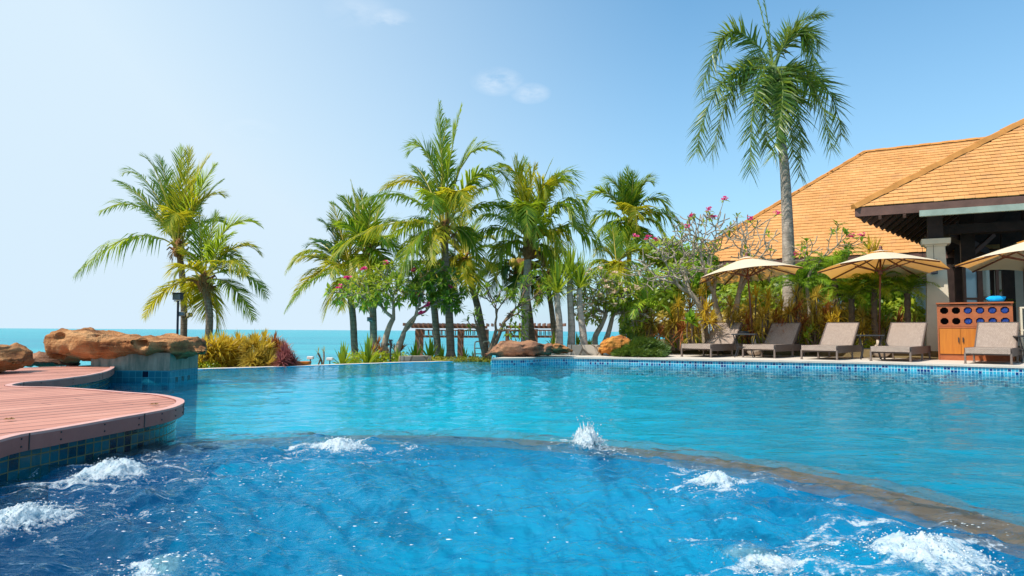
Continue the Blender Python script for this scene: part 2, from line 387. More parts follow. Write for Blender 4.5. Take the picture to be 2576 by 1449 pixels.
def m_canvas():
    m, nt = nt_new('umbrella_canvas'); n = N(nt); co = n.coord('Object')
    c = n.ramp(n.noise(2.5, 4, .6, co), ((.3, (.87, .76, .56)), (.7, (.90, .80, .62))))
    nb = n.bump(n.noise(120, 2, .6, co), .15, .004)
    p = n.pbr(c, .85, nb, .15)
    t = n.n('ShaderNodeBsdfTranslucent', {'Color': (1.0, .44, .06, 1)}).outputs[0]
    n.out(n.n('ShaderNodeMixShader', {0: .36, 1: p, 2: t}).outputs[0]); return m
M['canvas'] = m_canvas()
def m_wicker():
    m, nt = nt_new('woven_wicker'); n = N(nt); co = n.coord('UV')
    b = n.n('ShaderNodeTexBrick', {'Vector': co, 'Color1': (.66, .52, .43, 1), 'Color2': (.52, .40, .33, 1), 'Mortar': (.11, .08, .065, 1), 'Scale': 1.0,
        'Mortar Size': .004, 'Brick Width': .042, 'Row Height': .017, 'Bias': 0.1, 'Mortar Smooth': .5})
    n.out(n.pbr(b.outputs[0], .5, n.bump(n.math('MULTIPLY', b.outputs[1], -1.0), .8, .012), .4)); return m
M['wicker'] = m_wicker()
M['wicker_d'] = m_plain('dark_wicker_frame', (.10, .073, .062), .25, 30, .55, .3, .4)
M['legmetal'] = m_plain('lounger_leg', (.17, .13, .11), .15, 20, .45, .1, .5)
M['cement'] = m_plain('umbrella_base_stone', (.5, .41, .33), .25, 6, .9, .5, .2, .03)
def m_foam():
    m, nt = nt_new('aerated_water'); n = N(nt); co = n.coord('Object')
    dens = n.n('ShaderNodeAttribute', attribute_name='foam_cover').outputs['Fac']
    f = n.noise(26, 5, .68, co, dist=.5); f2 = n.noise(75, 3, .65, co)
    c = n.ramp(f, ((.32, (.56, .78, .88)), (.58, (.90, .95, .97))))
    p = n.pbr(c, .25, n.bump(n.math('MULTIPLY_ADD', f2, .5, f), .8, .02), .5)
    t = n.n('ShaderNodeBsdfTranslucent', {'Color': (.80, .92, .97, 1)}).outputs[0]
    g = n.n('ShaderNodeMixShader', {0: .38, 1: p, 2: t}).outputs[0]
    lace = n.math('ADD', n.math('MULTIPLY', dens, 1.25), n.math('MULTIPLY', n.math('SUBTRACT', n.math('MULTIPLY_ADD', f2, .4, n.math('MULTIPLY', f, .6)), .5), 3.2))
    al = n.math('MULTIPLY', n.math('SUBTRACT', lace, .12), 2.2, clamp=True)
    al = n.math('MULTIPLY', al, .9)
    n.out(n.n('ShaderNodeMixShader', {0: al, 1: n.n('ShaderNodeBsdfTransparent').outputs[0], 2: g}).outputs[0]); return m
M['foam'] = m_foam()
M['fleck'] = m_plain('foam_fleck', (.88, .93, .96), .08, 30, .3, .2, .5)
def m_bubble():
    m, nt = nt_new('water_drops'); n = N(nt)
    lw = n.n('ShaderNodeFresnel', {'IOR': 1.33}).outputs[0]
    d = n.n('ShaderNodeMixShader', {0: .55, 1: n.n('ShaderNodeBsdfTransparent', {'Color': (.9, .97, 1, 1)}).outputs[0], 2: n.pbr((.85, .93, .97), .15)}).outputs[0]
    n.out(n.n('ShaderNodeMixShader', {0: lw, 1: d, 2: n.n('ShaderNodeBsdfGlossy', {'Roughness': .05}).outputs[0]}).outputs[0]); return m
M['bubble'] = m_bubble()
def m_glass(name, c):
    m, nt = nt_new(name); n = N(nt)
    n.out(n.pbr(c, .06, None, .8)); return m
M['pane'] = m_glass('cabinet_glass', (.32, .48, .58))  # opaque pane; its pale blue paints in the reflection on the glass
M['pane_w'] = m_glass('cabinet_glass_pale', (.55, .56, .5))
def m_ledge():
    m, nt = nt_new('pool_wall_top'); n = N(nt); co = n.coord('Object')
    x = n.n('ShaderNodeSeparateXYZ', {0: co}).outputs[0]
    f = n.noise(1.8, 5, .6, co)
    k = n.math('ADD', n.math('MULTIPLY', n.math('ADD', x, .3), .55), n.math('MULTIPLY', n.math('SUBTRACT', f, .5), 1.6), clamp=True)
    c = n.mix(k, (.23, .27, .30), (.52, .25, .16))  # redder towards the right: the roof's reflection put into the stone colour
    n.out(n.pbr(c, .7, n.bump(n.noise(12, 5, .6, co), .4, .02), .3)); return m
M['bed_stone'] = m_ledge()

# ------------------------------------------------------------------ mesh helpers
class MB:
    def __init__(s): s.v, s.f, s.m, s.uv = [], [], [], {}
    def face(s, pts, m=0, uv=None):
        i = len(s.v); s.v.extend(V(p) for p in pts); s.f.append(tuple(range(i, i + len(pts)))); s.m.append(m)
        if uv: s.uv[len(s.f) - 1] = uv
    def box(s, c, size, m=0, rz=0.0, ax=None, uv=False):
        """box by centre and full size; ax = (X, Y, Z) unit axes"""
        c = V(c); hx, hy, hz = (x / 2 for x in size)
        if ax is None: ax = (V((math.cos(rz), math.sin(rz), 0)), V((-math.sin(rz), math.cos(rz), 0)), V((0, 0, 1)))
        i = len(s.v)
        for sx in (-1, 1):
            for sy in (-1, 1):
                for sz in (-1, 1): s.v.append(c + ax[0] * hx * sx + ax[1] * hy * sy + ax[2] * hz * sz)
        for q in ((0, 1, 3, 2), (4, 6, 7, 5), (0, 4, 5, 1), (2, 3, 7, 6), (0, 2, 6, 4), (1, 5, 7, 3)):
            s.f.append(tuple(i + k for k in q)); s.m.append(m)
            if uv:
                a, b = s.v[i + q[0]], s.v[i + q[2]]
                L = [(s.v[i + k] - c) for k in q]
                nrm = (L[1] - L[0]).cross(L[2] - L[0])
                k0 = max(range(3), key=lambda k: abs(nrm.dot(ax[k])))
                o = [k for k in range(3) if k != k0]
                s.uv[len(s.f) - 1] = [(p.dot(ax[o[0]]) + 5, p.dot(ax[o[1]]) + 5) for p in L]
    def bar(s, a, b, w, h, m=0, upv=(0, 0, 1)):
        a, b = V(a), V(b); x = (b - a).normalized(); u = V(upv)
        if abs(x.dot(u)) > .98: u = V((0, 1, 0))
        y = u.cross(x).normalized(); z = x.cross(y)
        s.box((a + b) / 2, ((b - a).length, w, h), m, ax=(x, y, z))
    def tube(s, pts, rad, n=6, m=0, cap=True):
        pts = [V(p) for p in pts]; i0 = len(s.v)
        if isinstance(rad, (int, float)): rad = [rad] * len(pts)
        ref = None
        for k, p in enumerate(pts):
            t = (pts[min(k + 1, len(pts) - 1)] - pts[max(k - 1, 0)])
            t = t.normalized() if t.length > 1e-9 else V((0, 0, 1))
            if ref is None: ref = t.orthogonal().normalized()
            ref = (ref - t * ref.dot(t)); ref = ref.normalized() if ref.length > 1e-6 else t.orthogonal().normalized()
            b = t.cross(ref)
            for j in range(n):
                a = 2 * math.pi * j / n
                s.v.append(p + (ref * math.cos(a) + b * math.sin(a)) * rad[k])
        for k in range(len(pts) - 1):
            for j in range(n):
                a = i0 + k * n + j; b = i0 + k * n + (j + 1) % n
                s.f.append((a, b, b + n, a + n)); s.m.append(m)
        if cap:
            s.f.append(tuple(i0 + j for j in reversed(range(n)))); s.m.append(m)
            s.f.append(tuple(i0 + (len(pts) - 1) * n + j for j in range(n))); s.m.append(m)
    def prism(s, poly, z0, z1, m=0, mside=None, top=True, bottom=True):
        n = len(poly); i = len(s.v); ms = m if mside is None else mside
        for z in (z0, z1): s.v.extend(V((p[0], p[1], z)) for p in poly)
        L = 0.0
        for k in range(n):
            a, b = k, (k + 1) % n
            s.f.append((i + a, i + b, i + n + b, i + n + a)); s.m.append(ms)
            d = (V(poly[b][:2]) - V(poly[a][:2])).length
            s.uv[len(s.f) - 1] = [(L, z0), (L + d, z0), (L + d, z1), (L, z1)]; L += d
        if top: s.f.append(tuple(i + n + k for k in range(n))); s.m.append(m)
        if bottom: s.f.append(tuple(i + k for k in reversed(range(n)))); s.m.append(m)
    def ball(s, c, r, m=0, sub=1, sq=(1, 1, 1)):
        vs, fs = ICO[sub]; i = len(s.v); c = V(c)
        s.v.extend(c + V((p[0] * r * sq[0], p[1] * r * sq[1], p[2] * r * sq[2])) for p in vs)
        s.f.extend(tuple(i + k for k in f) for f in fs); s.m.extend([m] * len(fs))
    def build(s, name, mats, parent=None, local=False, smooth=False, bevel=0.0, uv=False):
        me = bpy.data.meshes.new(name)
        o = V((0, 0, 0)) if (parent is None or local) else root_loc(parent)
        me.from_pydata([tuple(p - o) for p in s.v], [], s.f)
        if not isinstance(mats, (list, tuple)): mats = [mats]
        for x in mats: me.materials.append(M[x] if isinstance(x, str) else x)
        if len(mats) > 1: me.polygons.foreach_set('material_index', s.m)
        if smooth: me.polygons.foreach_set('use_smooth', [True] * len(s.f))
        if s.uv:
            lay = me.uv_layers.new(name='UVMap')
            for fi, co in s.uv.items():
                p = me.polygons[fi]
                for li, c in zip(p.loop_indices, co): lay.data[li].uv = c
        me.validate(); me.update()
        ob = bpy.data.objects.new(name, me); COL.objects.link(ob)
        if parent: ob.parent = parent
        if bevel:
            b = ob.modifiers.new('bevel', 'BEVEL'); b.width = bevel; b.segments = 2; b.limit_method = 'ANGLE'
        return ob
def root_loc(p):
    l = V((0, 0, 0))
    while p is not None: l += p.location; p = p.parent
    return l
ICO = {}
for sub in (1, 2, 3):
    bm = bmesh.new(); bmesh.ops.create_icosphere(bm, subdivisions=sub, radius=1.0)
    bm.verts.index_update()
    ICO[sub] = ([tuple(v.co) for v in bm.verts], [tuple(v.index for v in f.verts) for f in bm.faces]); bm.free()

def tag(o, label, cat, group=None):
    o['label'] = label; o['category'] = cat
    if group: o['group'] = group
    return o
def thing(name, label, cat, loc, group=None, rz=0.0):
    o = bpy.data.objects.new(name, None); COL.objects.link(o); o.location = loc; o.rotation_euler = (0, 0, rz)
    o.empty_display_size = .2
    return tag(o, label, cat, group)
def structure(o): o['kind'] = 'structure'; return o
def copy_tree(o, parent=None):
    c = o.copy(); COL.objects.link(c)
    if parent: c.parent = parent
    for ch in [x for x in bpy.data.objects if x.parent == o]: copy_tree(ch, c)
    return c
def spline(pts, k=8, closed=False):
    pts = [V(p) for p in pts]; n = len(pts); out = []
    rng = range(n if closed else n - 1)
    for i in rng:
        g = (lambda j: pts[j % n]) if closed else (lambda j: pts[max(0, min(n - 1, j))])
        p0, p1, p2, p3 = g(i - 1), g(i), g(i + 1), g(i + 2)
        for j in range(k):
            t = j / k
            out.append(.5 * ((2 * p1) + (p2 - p0) * t + (2 * p0 - 5 * p1 + 4 * p2 - p3) * t * t + (3 * p1 - p0 - 3 * p2 + p3) * t ** 3))
    if not closed: out.append(pts[-1])
    return out
def smooth01(a, b, x):
    t = max(0.0, min(1.0, (x - a) / (b - a))); return t * t * (3 - 2 * t)

WZ = -0.14                       # water level; the stone terrace is at 0

# ------------------------------------------------------------------ pool edges
infin = [gnd(u, v, WZ) for u, v in ((431, 931.5), (640, 925.5), (760, 921.5), (1007, 912.5), (1079, 911), (1223, 907.5))]
i_dir = (infin[0] - infin[1]).normalized()
left_far = [infin[0] + i_dir * 3.2]
edge_r = [gnd(u, v, 0.0) for u, v in ((1236, 901), (1330, 900), (1380, 897.5), (1560, 899.5), (1720, 902.5), (2150, 910), (2400, 916.5), (2576, 921.5))]
ext = (edge_r[-1] - edge_r[-2]).normalized()
edge_r.append(edge_r[-1] + ext * 6)
edge_r = spline(edge_r, 5)
far_edge = left_far + infin + [V((p.x, p.y, WZ)) for p in edge_r]
def edge_y(x):
    for a, b in zip(far_edge[:-1], far_edge[1:]):
        if a.x <= x <= b.x and b.x > a.x: return a.y + (b.y - a.y) * (x - a.x) / (b.x - a.x)
    return far_edge[0].y if x < far_edge[0].x else far_edge[-1].y - (x - far_edge[-1].x) * .4

# spa wall: a ring just below the surface
spa_out = [gnd(u, v, WZ - .03) for u, v in ((395, 1118), (470, 1106), (640, 1096), (870, 1088), (1180, 1091), (1450, 1107), (1700, 1132), (2000, 1176), (2300, 1238), (2576, 1312))]
spa_out = spline([spa_out[0] + (spa_out[0] - spa_out[1]) * 4] + spa_out + [spa_out[-1] + (spa_out[-1] - spa_out[-2]) * 1.0 + V((.05, -.25, 0)), V((2.35, .6, WZ)), V((2.0, -1.2, WZ))], 6)
# ------------------------------------------------------------------ water surface (one sheet, finer near the camera)
WGRID = {}
def water_z(x, y):
    """height of the rippled surface at (x, y)"""
    i = min(len(WGRID['ys']) - 1, int(np.searchsorted(WGRID['ys'], y))); n = WGRID['n']
    c = x / (max(y, 1.2) * .86 + 1.6); j = max(0, min(n - 1, int(round((c + 1) / 2 * (n - 1)))))
    return WZ + float(WGRID['Z'][i, j])
def water_mesh():
    inv = np.linspace(1 / 1.25, 1 / 17.2, 520)
    ys = np.concatenate([np.linspace(-3.0, 1.15, 30), 1 / inv])
    cs = np.linspace(-1, 1, 900)
    Yg, Cg = np.meshgrid(ys, cs, indexing='ij')
    Xg = Cg * (np.maximum(Yg, 1.2) * .86 + 1.6)
    rs = np.random.RandomState(3)
    # spa mask
    cx = np.array([p.x for p in spa_out]); cyy = np.array([p.y for p in spa_out])
    spy = np.interp(Xg, cx[:np.argmax(cx) + 1], cyy[:np.argmax(cx) + 1], left=4.0, right=0.6)
    spa = 1 / (1 + np.exp(-(spy - .12 - Yg) * 9))
    spac = np.maximum(.86 * np.maximum(Yg, 1.2) / 450, .004)
    Z = np.zeros_like(Xg)
    def waves(n, lmin, lmax, amp, spread, base, mask, sharp=1.0):
        out = np.zeros_like(Xg)
        for _ in range(n):
            lam = math.exp(rs.uniform(math.log(lmin), math.log(lmax))); th = base + rs.normal() * spread
            k = 2 * math.pi / lam; ph = rs.uniform(0, 6.28)
            a = amp * lam ** .9 / math.sqrt(n)
            fade = np.clip((lam / spac - 2.5) / 3, 0, 1)
            warp = .25 * np.sin(Xg * 2.1 + ph) + .25 * np.sin(Yg * 2.7 + ph * 2)
            w = np.sin(k * (Xg * math.cos(th) + Yg * math.sin(th)) + ph + warp)
            if sharp != 1: w = 1 - 2 * np.abs(.5 * w + .0) ** .8
            env = .6 + .4 * np.sin(Xg * rs.uniform(-3, 3) + Yg * rs.uniform(-3, 3) + ph * 3)
            out += a * w * fade * env * 1.15
        return out * mask
    Z += waves(46, .14, 1.1, .020, .42, 1.62, 1 - .4 * spa)
    Z += waves(60, .07, .55, .062, 2.2, 1.2, spa)
    Z += waves(26, .10, .45, .040, 2.5, .4, spa, .8)
    for (u, v, r, h) in JETS:
        c = gnd(u, v, WZ); d2 = (Xg - c.x) ** 2 + (Yg - c.y) ** 2
        rr = np.sqrt(d2)
        Z += .5 * h * np.exp(-d2 / (2 * (r * .55) ** 2)) + .008 * np.sin(rr * 34) * np.exp(-rr / (r * 1.6))
    WGRID['ys'], WGRID['Z'], WGRID['n'] = ys, Z.copy(), len(cs)
    # polygon of the pool
    poly = [(p.x, p.y + (.02 if p.x > 0 else 0)) for p in far_edge] + [(14, 8), (14, -4), (-9, -4), (-9, 9)]
    px = np.array([p[0] for p in poly]); py = np.array([p[1] for p in poly])
    cxm = (Xg[:-1, :-1] + Xg[1:, 1:]) / 2; cym = (Yg[:-1, :-1] + Yg[1:, 1:]) / 2
    ins = np.zeros(cxm.shape, bool); j = len(px) - 1
    for i in range(len(px)):
        c = ((py[i] > cym) != (py[j] > cym)) & (cxm < (px[j] - px[i]) * (cym - py[i]) / (py[j] - py[i] + 1e-12) + px[i])
        ins ^= c; j = i
    # snap the last rows on to the far edge so that the rim is clean
    ey = np.interp(Xg, px[:len(far_edge)], py[:len(far_edge)])
    near = np.abs(Yg - ey) < .09
    Yg = np.where(near & (Yg > ey - .06), np.minimum(Yg, ey - .001), Yg)
    nr, nc = Xg.shape
    idx = np.arange(nr * nc).reshape(nr, nc)
    q = np.stack([idx[:-1, :-1], idx[:-1, 1:], idx[1:, 1:], idx[1:, :-1]], -1)[ins]
    used = np.unique(q); remap = -np.ones(nr * nc, int); remap[used] = np.arange(len(used)); q = remap[q]
    co = np.stack([Xg, Yg, Z + WZ], -1).reshape(-1, 3)[used]; sp = spa.reshape(-1)[used]
    me = bpy.data.meshes.new('pool_water')
    me.vertices.add(len(co)); me.vertices.foreach_set('co', co.astype(np.float32).ravel())
    me.loops.add(q.size); me.loops.foreach_set('vertex_index', q.astype(np.int32).ravel())
    me.polygons.add(len(q)); me.polygons.foreach_set('loop_start', np.arange(0, q.size, 4, dtype=np.int32))
    me.polygons.foreach_set('use_smooth', np.ones(len(q), bool))
    me.update(calc_edges=True)
    a = me.attributes.new('spa', 'FLOAT', 'POINT'); a.data.foreach_set('value', sp.astype(np.float32))
    me.materials.append(M['water'])
    o = bpy.data.objects.new('pool_water', me); COL.objects.link(o); return structure(o)
JETS = [(845, 1124, .26, .03), (1480, 1125, .16, .035), (1795, 1214, .2, .03), (285, 1196, .27, .04), (70, 1312, .22, .035), (2350, 1398, .24, .05), (470, 1420, .2, .02), (1900, 1400, .18, .015)]
water_mesh()

# pool basin: one dished floor that rises towards the rims and to the spa wall
def seg_dist(X, Y, pts):
    d = np.full(X.shape, 1e9)
    for a, b in zip(pts[:-1], pts[1:]):
        ax, ay, bx, by = a.x, a.y, b.x, b.y; L2 = (bx - ax) ** 2 + (by - ay) ** 2 + 1e-12
        t = np.clip(((X - ax) * (bx - ax) + (Y - ay) * (by - ay)) / L2, 0, 1)
        d = np.minimum(d, np.hypot(X - ax - t * (bx - ax), Y - ay - t * (by - ay)))
    return d
def basin():
    xs = np.arange(-9.0, 14.01, .14); ys = np.arange(-4.0, 17.6, .14)
    Xg, Yg = np.meshgrid(xs, ys, indexing='ij')
    de = seg_dist(Xg, Yg, far_edge); mid = [V((p.x, p.y - .21, 0)) for p in spa_out]
    ds = np.maximum(0, seg_dist(Xg, Yg, mid) - .24)
    ey = np.interp(Xg, [p.x for p in far_edge], [p.y for p in far_edge]); de = np.where(Yg > ey, 0, de)
    k = int(np.argmax([p.x for p in spa_out])); sy = np.interp(Xg, [p.x for p in spa_out[:k + 1]], [p.y for p in spa_out[:k + 1]], left=spa_out[0].y, right=-9)
    ins = (Yg < sy)
    z = -.36 - 1.25 * (1 - np.exp(-de / 1.8)); z = np.maximum(z, -.30 - 1.3 * (1 - np.exp(-ds / 1.2)))
    zs = -.28 - .85 * (1 - np.exp(-ds / .7))
    z = np.where(ins, zs, z)
    nr, nc = Xg.shape; idx = np.arange(nr * nc).reshape(nr, nc)
    q = np.stack([idx[:-1, :-1], idx[1:, :-1], idx[1:, 1:], idx[:-1, 1:]], -1).reshape(-1, 4)
    mi = (ins[:-1, :-1] | ins[1:, 1:]).reshape(-1).astype(int)
    me = bpy.data.meshes.new('pool_basin'); me.from_pydata(np.stack([Xg, Yg, z], -1).reshape(-1, 3).tolist(), [], q.tolist())
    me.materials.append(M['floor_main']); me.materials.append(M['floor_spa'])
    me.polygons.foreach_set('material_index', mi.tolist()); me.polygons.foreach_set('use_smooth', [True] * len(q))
    o = bpy.data.objects.new('pool_basin', me); COL.objects.link(o); return structure(o)
basin()
# submerged spa wall
mb = MB()
n = len(spa_out); outer, innr = [], []
for k, p in enumerate(spa_out):
    t = spa_out[min(k + 1, n - 1)] - spa_out[max(k - 1, 0)]; t.z = 0; t.normalize()
    nn = V((t.y, -t.x, 0))
    outer.append(V((p.x, p.y, 0))); innr.append(V((p.x, p.y, 0)) + nn * .38)
zt = WZ - .05
L = 0
for k in range(n - 1):
    a, b, c, d = outer[k], outer[k + 1], innr[k + 1], innr[k]
    dl = (b - a).length
    e = lambda p, z: (p.x, p.y, z)
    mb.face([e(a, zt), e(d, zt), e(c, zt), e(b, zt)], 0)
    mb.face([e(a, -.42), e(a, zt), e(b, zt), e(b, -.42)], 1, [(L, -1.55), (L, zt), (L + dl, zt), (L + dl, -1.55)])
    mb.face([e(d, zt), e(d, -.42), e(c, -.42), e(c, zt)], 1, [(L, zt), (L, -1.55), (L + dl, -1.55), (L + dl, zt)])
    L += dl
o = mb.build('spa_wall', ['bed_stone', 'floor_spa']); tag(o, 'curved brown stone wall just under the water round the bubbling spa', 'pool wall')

# infinity edge coping
mb = MB()
pts = spline(left_far + infin + [V((edge_r[0].x, edge_r[0].y, WZ))], 6)
L = 0
for k in range(len(pts) - 1):
    a, b = pts[k], pts[k + 1]; dl = (b - a).length
    j1, j2 = (.02 * mnoise.noise(V((a.x * 3, a.y * 3, 0))), .02 * mnoise.noise(V((b.x * 3, b.y * 3, 0))))
    a0, b0 = V((a.x, a.y - .01, 0)), V((b.x, b.y - .01, 0)); a1, b1 = V((a.x, a.y + .30 + j1, 0)), V((b.x, b.y + .30 + j2, 0))
    za, zb = WZ + .008 + j1 * .3, WZ + .008 + j2 * .3
    mb.face([(a0.x, a0.y, za), (b0.x, b0.y, zb), (b1.x, b1.y, zb), (a1.x, a1.y, za)], 0)
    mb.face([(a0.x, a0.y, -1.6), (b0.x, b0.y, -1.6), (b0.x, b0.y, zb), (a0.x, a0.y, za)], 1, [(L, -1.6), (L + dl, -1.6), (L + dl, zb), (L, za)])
    mb.face([(b1.x, b1.y, -1.6), (a1.x, a1.y, -1.6), (a1.x, a1.y, za), (b1.x, b1.y, zb)], 0)
    L += dl
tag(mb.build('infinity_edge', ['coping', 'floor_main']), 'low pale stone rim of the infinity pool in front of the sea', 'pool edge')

# right pool wall with mosaic + stone terrace
mb = MB()
L = 0
for k in range(len(edge_r) - 1):
    a, b = edge_r[k], edge_r[k + 1]; dl = (V((b.x, b.y)) - V((a.x, a.y))).length
    mb.face([(a.x, a.y + .03, -.40), (b.x, b.y + .03, -.40), (b.x, b.y + .03, -.033), (a.x, a.y + .03, -.033)], 0, [(L, -.40), (L + dl, -.40), (L + dl, -.033), (L, -.033)])
    L += dl
tag(mb.build('pool_wall', ['tile']), 'blue mosaic pool wall below the stone terrace with dark and light tiles', 'pool wall')
back = [V((p.x + 2.2, p.y + 6.2, 0)) for p in edge_r]
mb = MB()
poly = [(p.x, p.y) for p in edge_r] + [(p.x, p.y) for p in reversed(back)]
for k in range(len(edge_r) - 1):
    a, b, c, d = edge_r[k], edge_r[k + 1], back[k + 1], back[k]
    mb.face([(a.x, a.y, 0), (b.x, b.y, 0), (c.x, c.y, 0), (d.x, d.y, 0)])
    mb.face([(a.x, a.y, -.035), (b.x, b.y, -.035), (b.x, b.y, 0), (a.x, a.y, 0)])
    mb.face([(a.x, a.y, -.035), (a.x, a.y + .1, -.035), (b.x, b.y + .1, -.035), (b.x, b.y, -.035)])
structure(mb.build('stone_terrace', 'stone'))

# sea and ground
mb = MB(); mb.face([(-16000, -200, -3), (16000, -200, -3), (16000, 16000, -3), (-16000, 16000, -3)])
structure(mb.build('sea', 'sea'))
def terrain_z(x, y):
    d = y - edge_y(x)
    zs = -.20 - 1.5 * smooth01(1.6, 6.5, d) - 1.7 * smooth01(9, 24, d)
    if x < 0: zs -= .12 * smooth01(0, -2.5, x)
    s = smooth01(.6, 3.4, x - .12 * (y - 15))
    zl = -.03 + .19 * smooth01(3.3, 3.5, d) - 3 * smooth01(25, 45, d)
    return zs * (1 - s) + zl * s + .04 * mnoise.noise(V((x * 1.3, y * 1.3, 0)))
mb = MB(); xs = [-26 + i * .5 for i in range(125)]; 
def ty(x, j): return edge_y(x) + .29 + (j / 60.0) ** 1.7 * 46
for i in range(len(xs)):
    for j in range(61):
        y = ty(xs[i], j); mb.v.append(V((xs[i], y, terrain_z(xs[i], y))))
for i in range(len(xs) - 1):
    for j in range(60):
        a = i * 61 + j; mb.f.append((a, a + 61, a + 62, a + 1)); mb.m.append(0)
structure(mb.build('ground', 'soil', smooth=True))

# ------------------------------------------------------------------ wooden deck with its two lobes
DZ = .06
dk = [(-420, 1252), (0, 1106), (132, 1079.5), (264, 1057), (364, 1040), (424, 1028), (454, 1018), (464, 1009), (450, 1001), (397, 991), (297, 983.5), (165, 974), (66, 971.5), (30, 968),
      (60, 961), (132, 954.5), (231, 942), (276, 931), (288, 921.5), (272, 917.5), (165, 921), (33, 925), (-300, 932)]
rim = spline([gnd(u, v, DZ) for u, v in dk], 6)
for p in rim: p.z = 0
poly = [(p.x, p.y) for p in rim] + [(-14, rim[-1].y), (-14, rim[0].y - 1)]
def inset(pts, d):
    out = []
    for k, p in enumerate(pts):
        a, b = pts[max(k - 1, 0)], pts[min(k + 1, len(pts) - 1)]
        t = V((b.x - a.x, b.y - a.y, 0)).normalized(); out.append(p + V((-t.y, t.x, 0)) * d)
    return out
mb = MB()
inn = inset(rim, .055)
mb.face([(p.x, p.y, DZ - .006) for p in inn] + [(-14, rim[-1].y, DZ - .006), (-14, rim[0].y - 1, DZ - .006)])
deck = structure(mb.build('wood_deck', 'deck'))
mb = MB(); mt = MB(); mw = MB(); L = 0
in2 = inset(rim, .05); inw = inset(rim, .045)
for k in range(len(rim) - 1):
    a, b = rim[k], rim[k + 1]; c, d = in2[k + 1], in2[k]; dl = (b - a).length
    za = DZ + .004 * mnoise.noise(V((a.x * 2.2, a.y * 2.2, 3))); zb = DZ + .004 * mnoise.noise(V((b.x * 2.2, b.y * 2.2, 3)))
    mb.face([(a.x, a.y, DZ - .082), (b.x, b.y, DZ - .082), (b.x, b.y, zb - .012), (a.x, a.y, za - .012)], 0)
    mb.face([(a.x, a.y, za - .012), (b.x, b.y, zb - .012), (b.x, b.y, zb), (a.x, a.y, za)], 1)
    mb.face([(a.x, a.y, za), (b.x, b.y, zb), (c.x, c.y, zb), (d.x, d.y, za)], 1)
    mb.face([(d.x, d.y, za), (c.x, c.y, zb), (c.x, c.y, DZ - .09), (d.x, d.y, DZ - .09)], 0)
    mb.face([(a.x, a.y, DZ - .082), (d.x, d.y, DZ - .082), (c.x, c.y, DZ - .082), (b.x, b.y, DZ - .082)], 0)
    e, f = inw[k], inw[k + 1]
    mw.face([(e.x, e.y, -.28), (f.x, f.y, -.28), (f.x, f.y, DZ - .075), (e.x, e.y, DZ - .075)], 0, [(L, -.28), (L + dl, -.28), (L + dl, DZ - .075), (L, DZ - .075)])
    mw.face([(e.x, e.y, -1.55), (f.x, f.y, -1.55), (f.x, f.y, -.28), (e.x, e.y, -.28)], 1)
    L += dl
mb.build('fascia', ['fascia', 'fascia_top'], deck)
for k in range(8, len(rim) - 4, 5):
    a, b = rim[k], rim[k + 1]; t = (b - a).normalized(); nn = V((t.y, -t.x, 0))
    for zz in (-.022, -.058):
        mb = MB(); mb.ball(V((a.x, a.y, DZ + zz)) + nn * .001, .0055, 0, 1); mb.build('screw_head', 'black', deck)
    if k % 15 == 8:
        mb = MB(); mb.box(V((b.x, b.y, DZ - .041)) + nn * .0012, (.006, .003, .078), ax=(t, nn, V((0, 0, 1)))); mb.build('board_joint', 'black', deck)
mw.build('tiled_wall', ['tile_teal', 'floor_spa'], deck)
# a fallen leaf and twigs on the boards
for (u, v, nm, lab) in ((388, 1019, 'fallen_leaf', 'curled pale dry leaf lying near the tip of the pink deck'), (24, 1057, 'fallen_leaf', 'small yellow dry leaf at the near left edge of the pink deck')):
    c = gnd(u, v, DZ); mb = MB()
    for k in range(5):
        a = k * 1.3; d = V((math.cos(a), math.sin(a), .0)) * .03; s = V((-d.y, d.x, 0)) * .3
        mb.face([c + V((0, 0, .004)), c + d * .5 + s + V((0, 0, .014)), c + d + V((0, 0, .006)), c + d * .5 - s + V((0, 0, .012))])
    tag(mb.build(nm, 'dead'), lab, 'leaf')

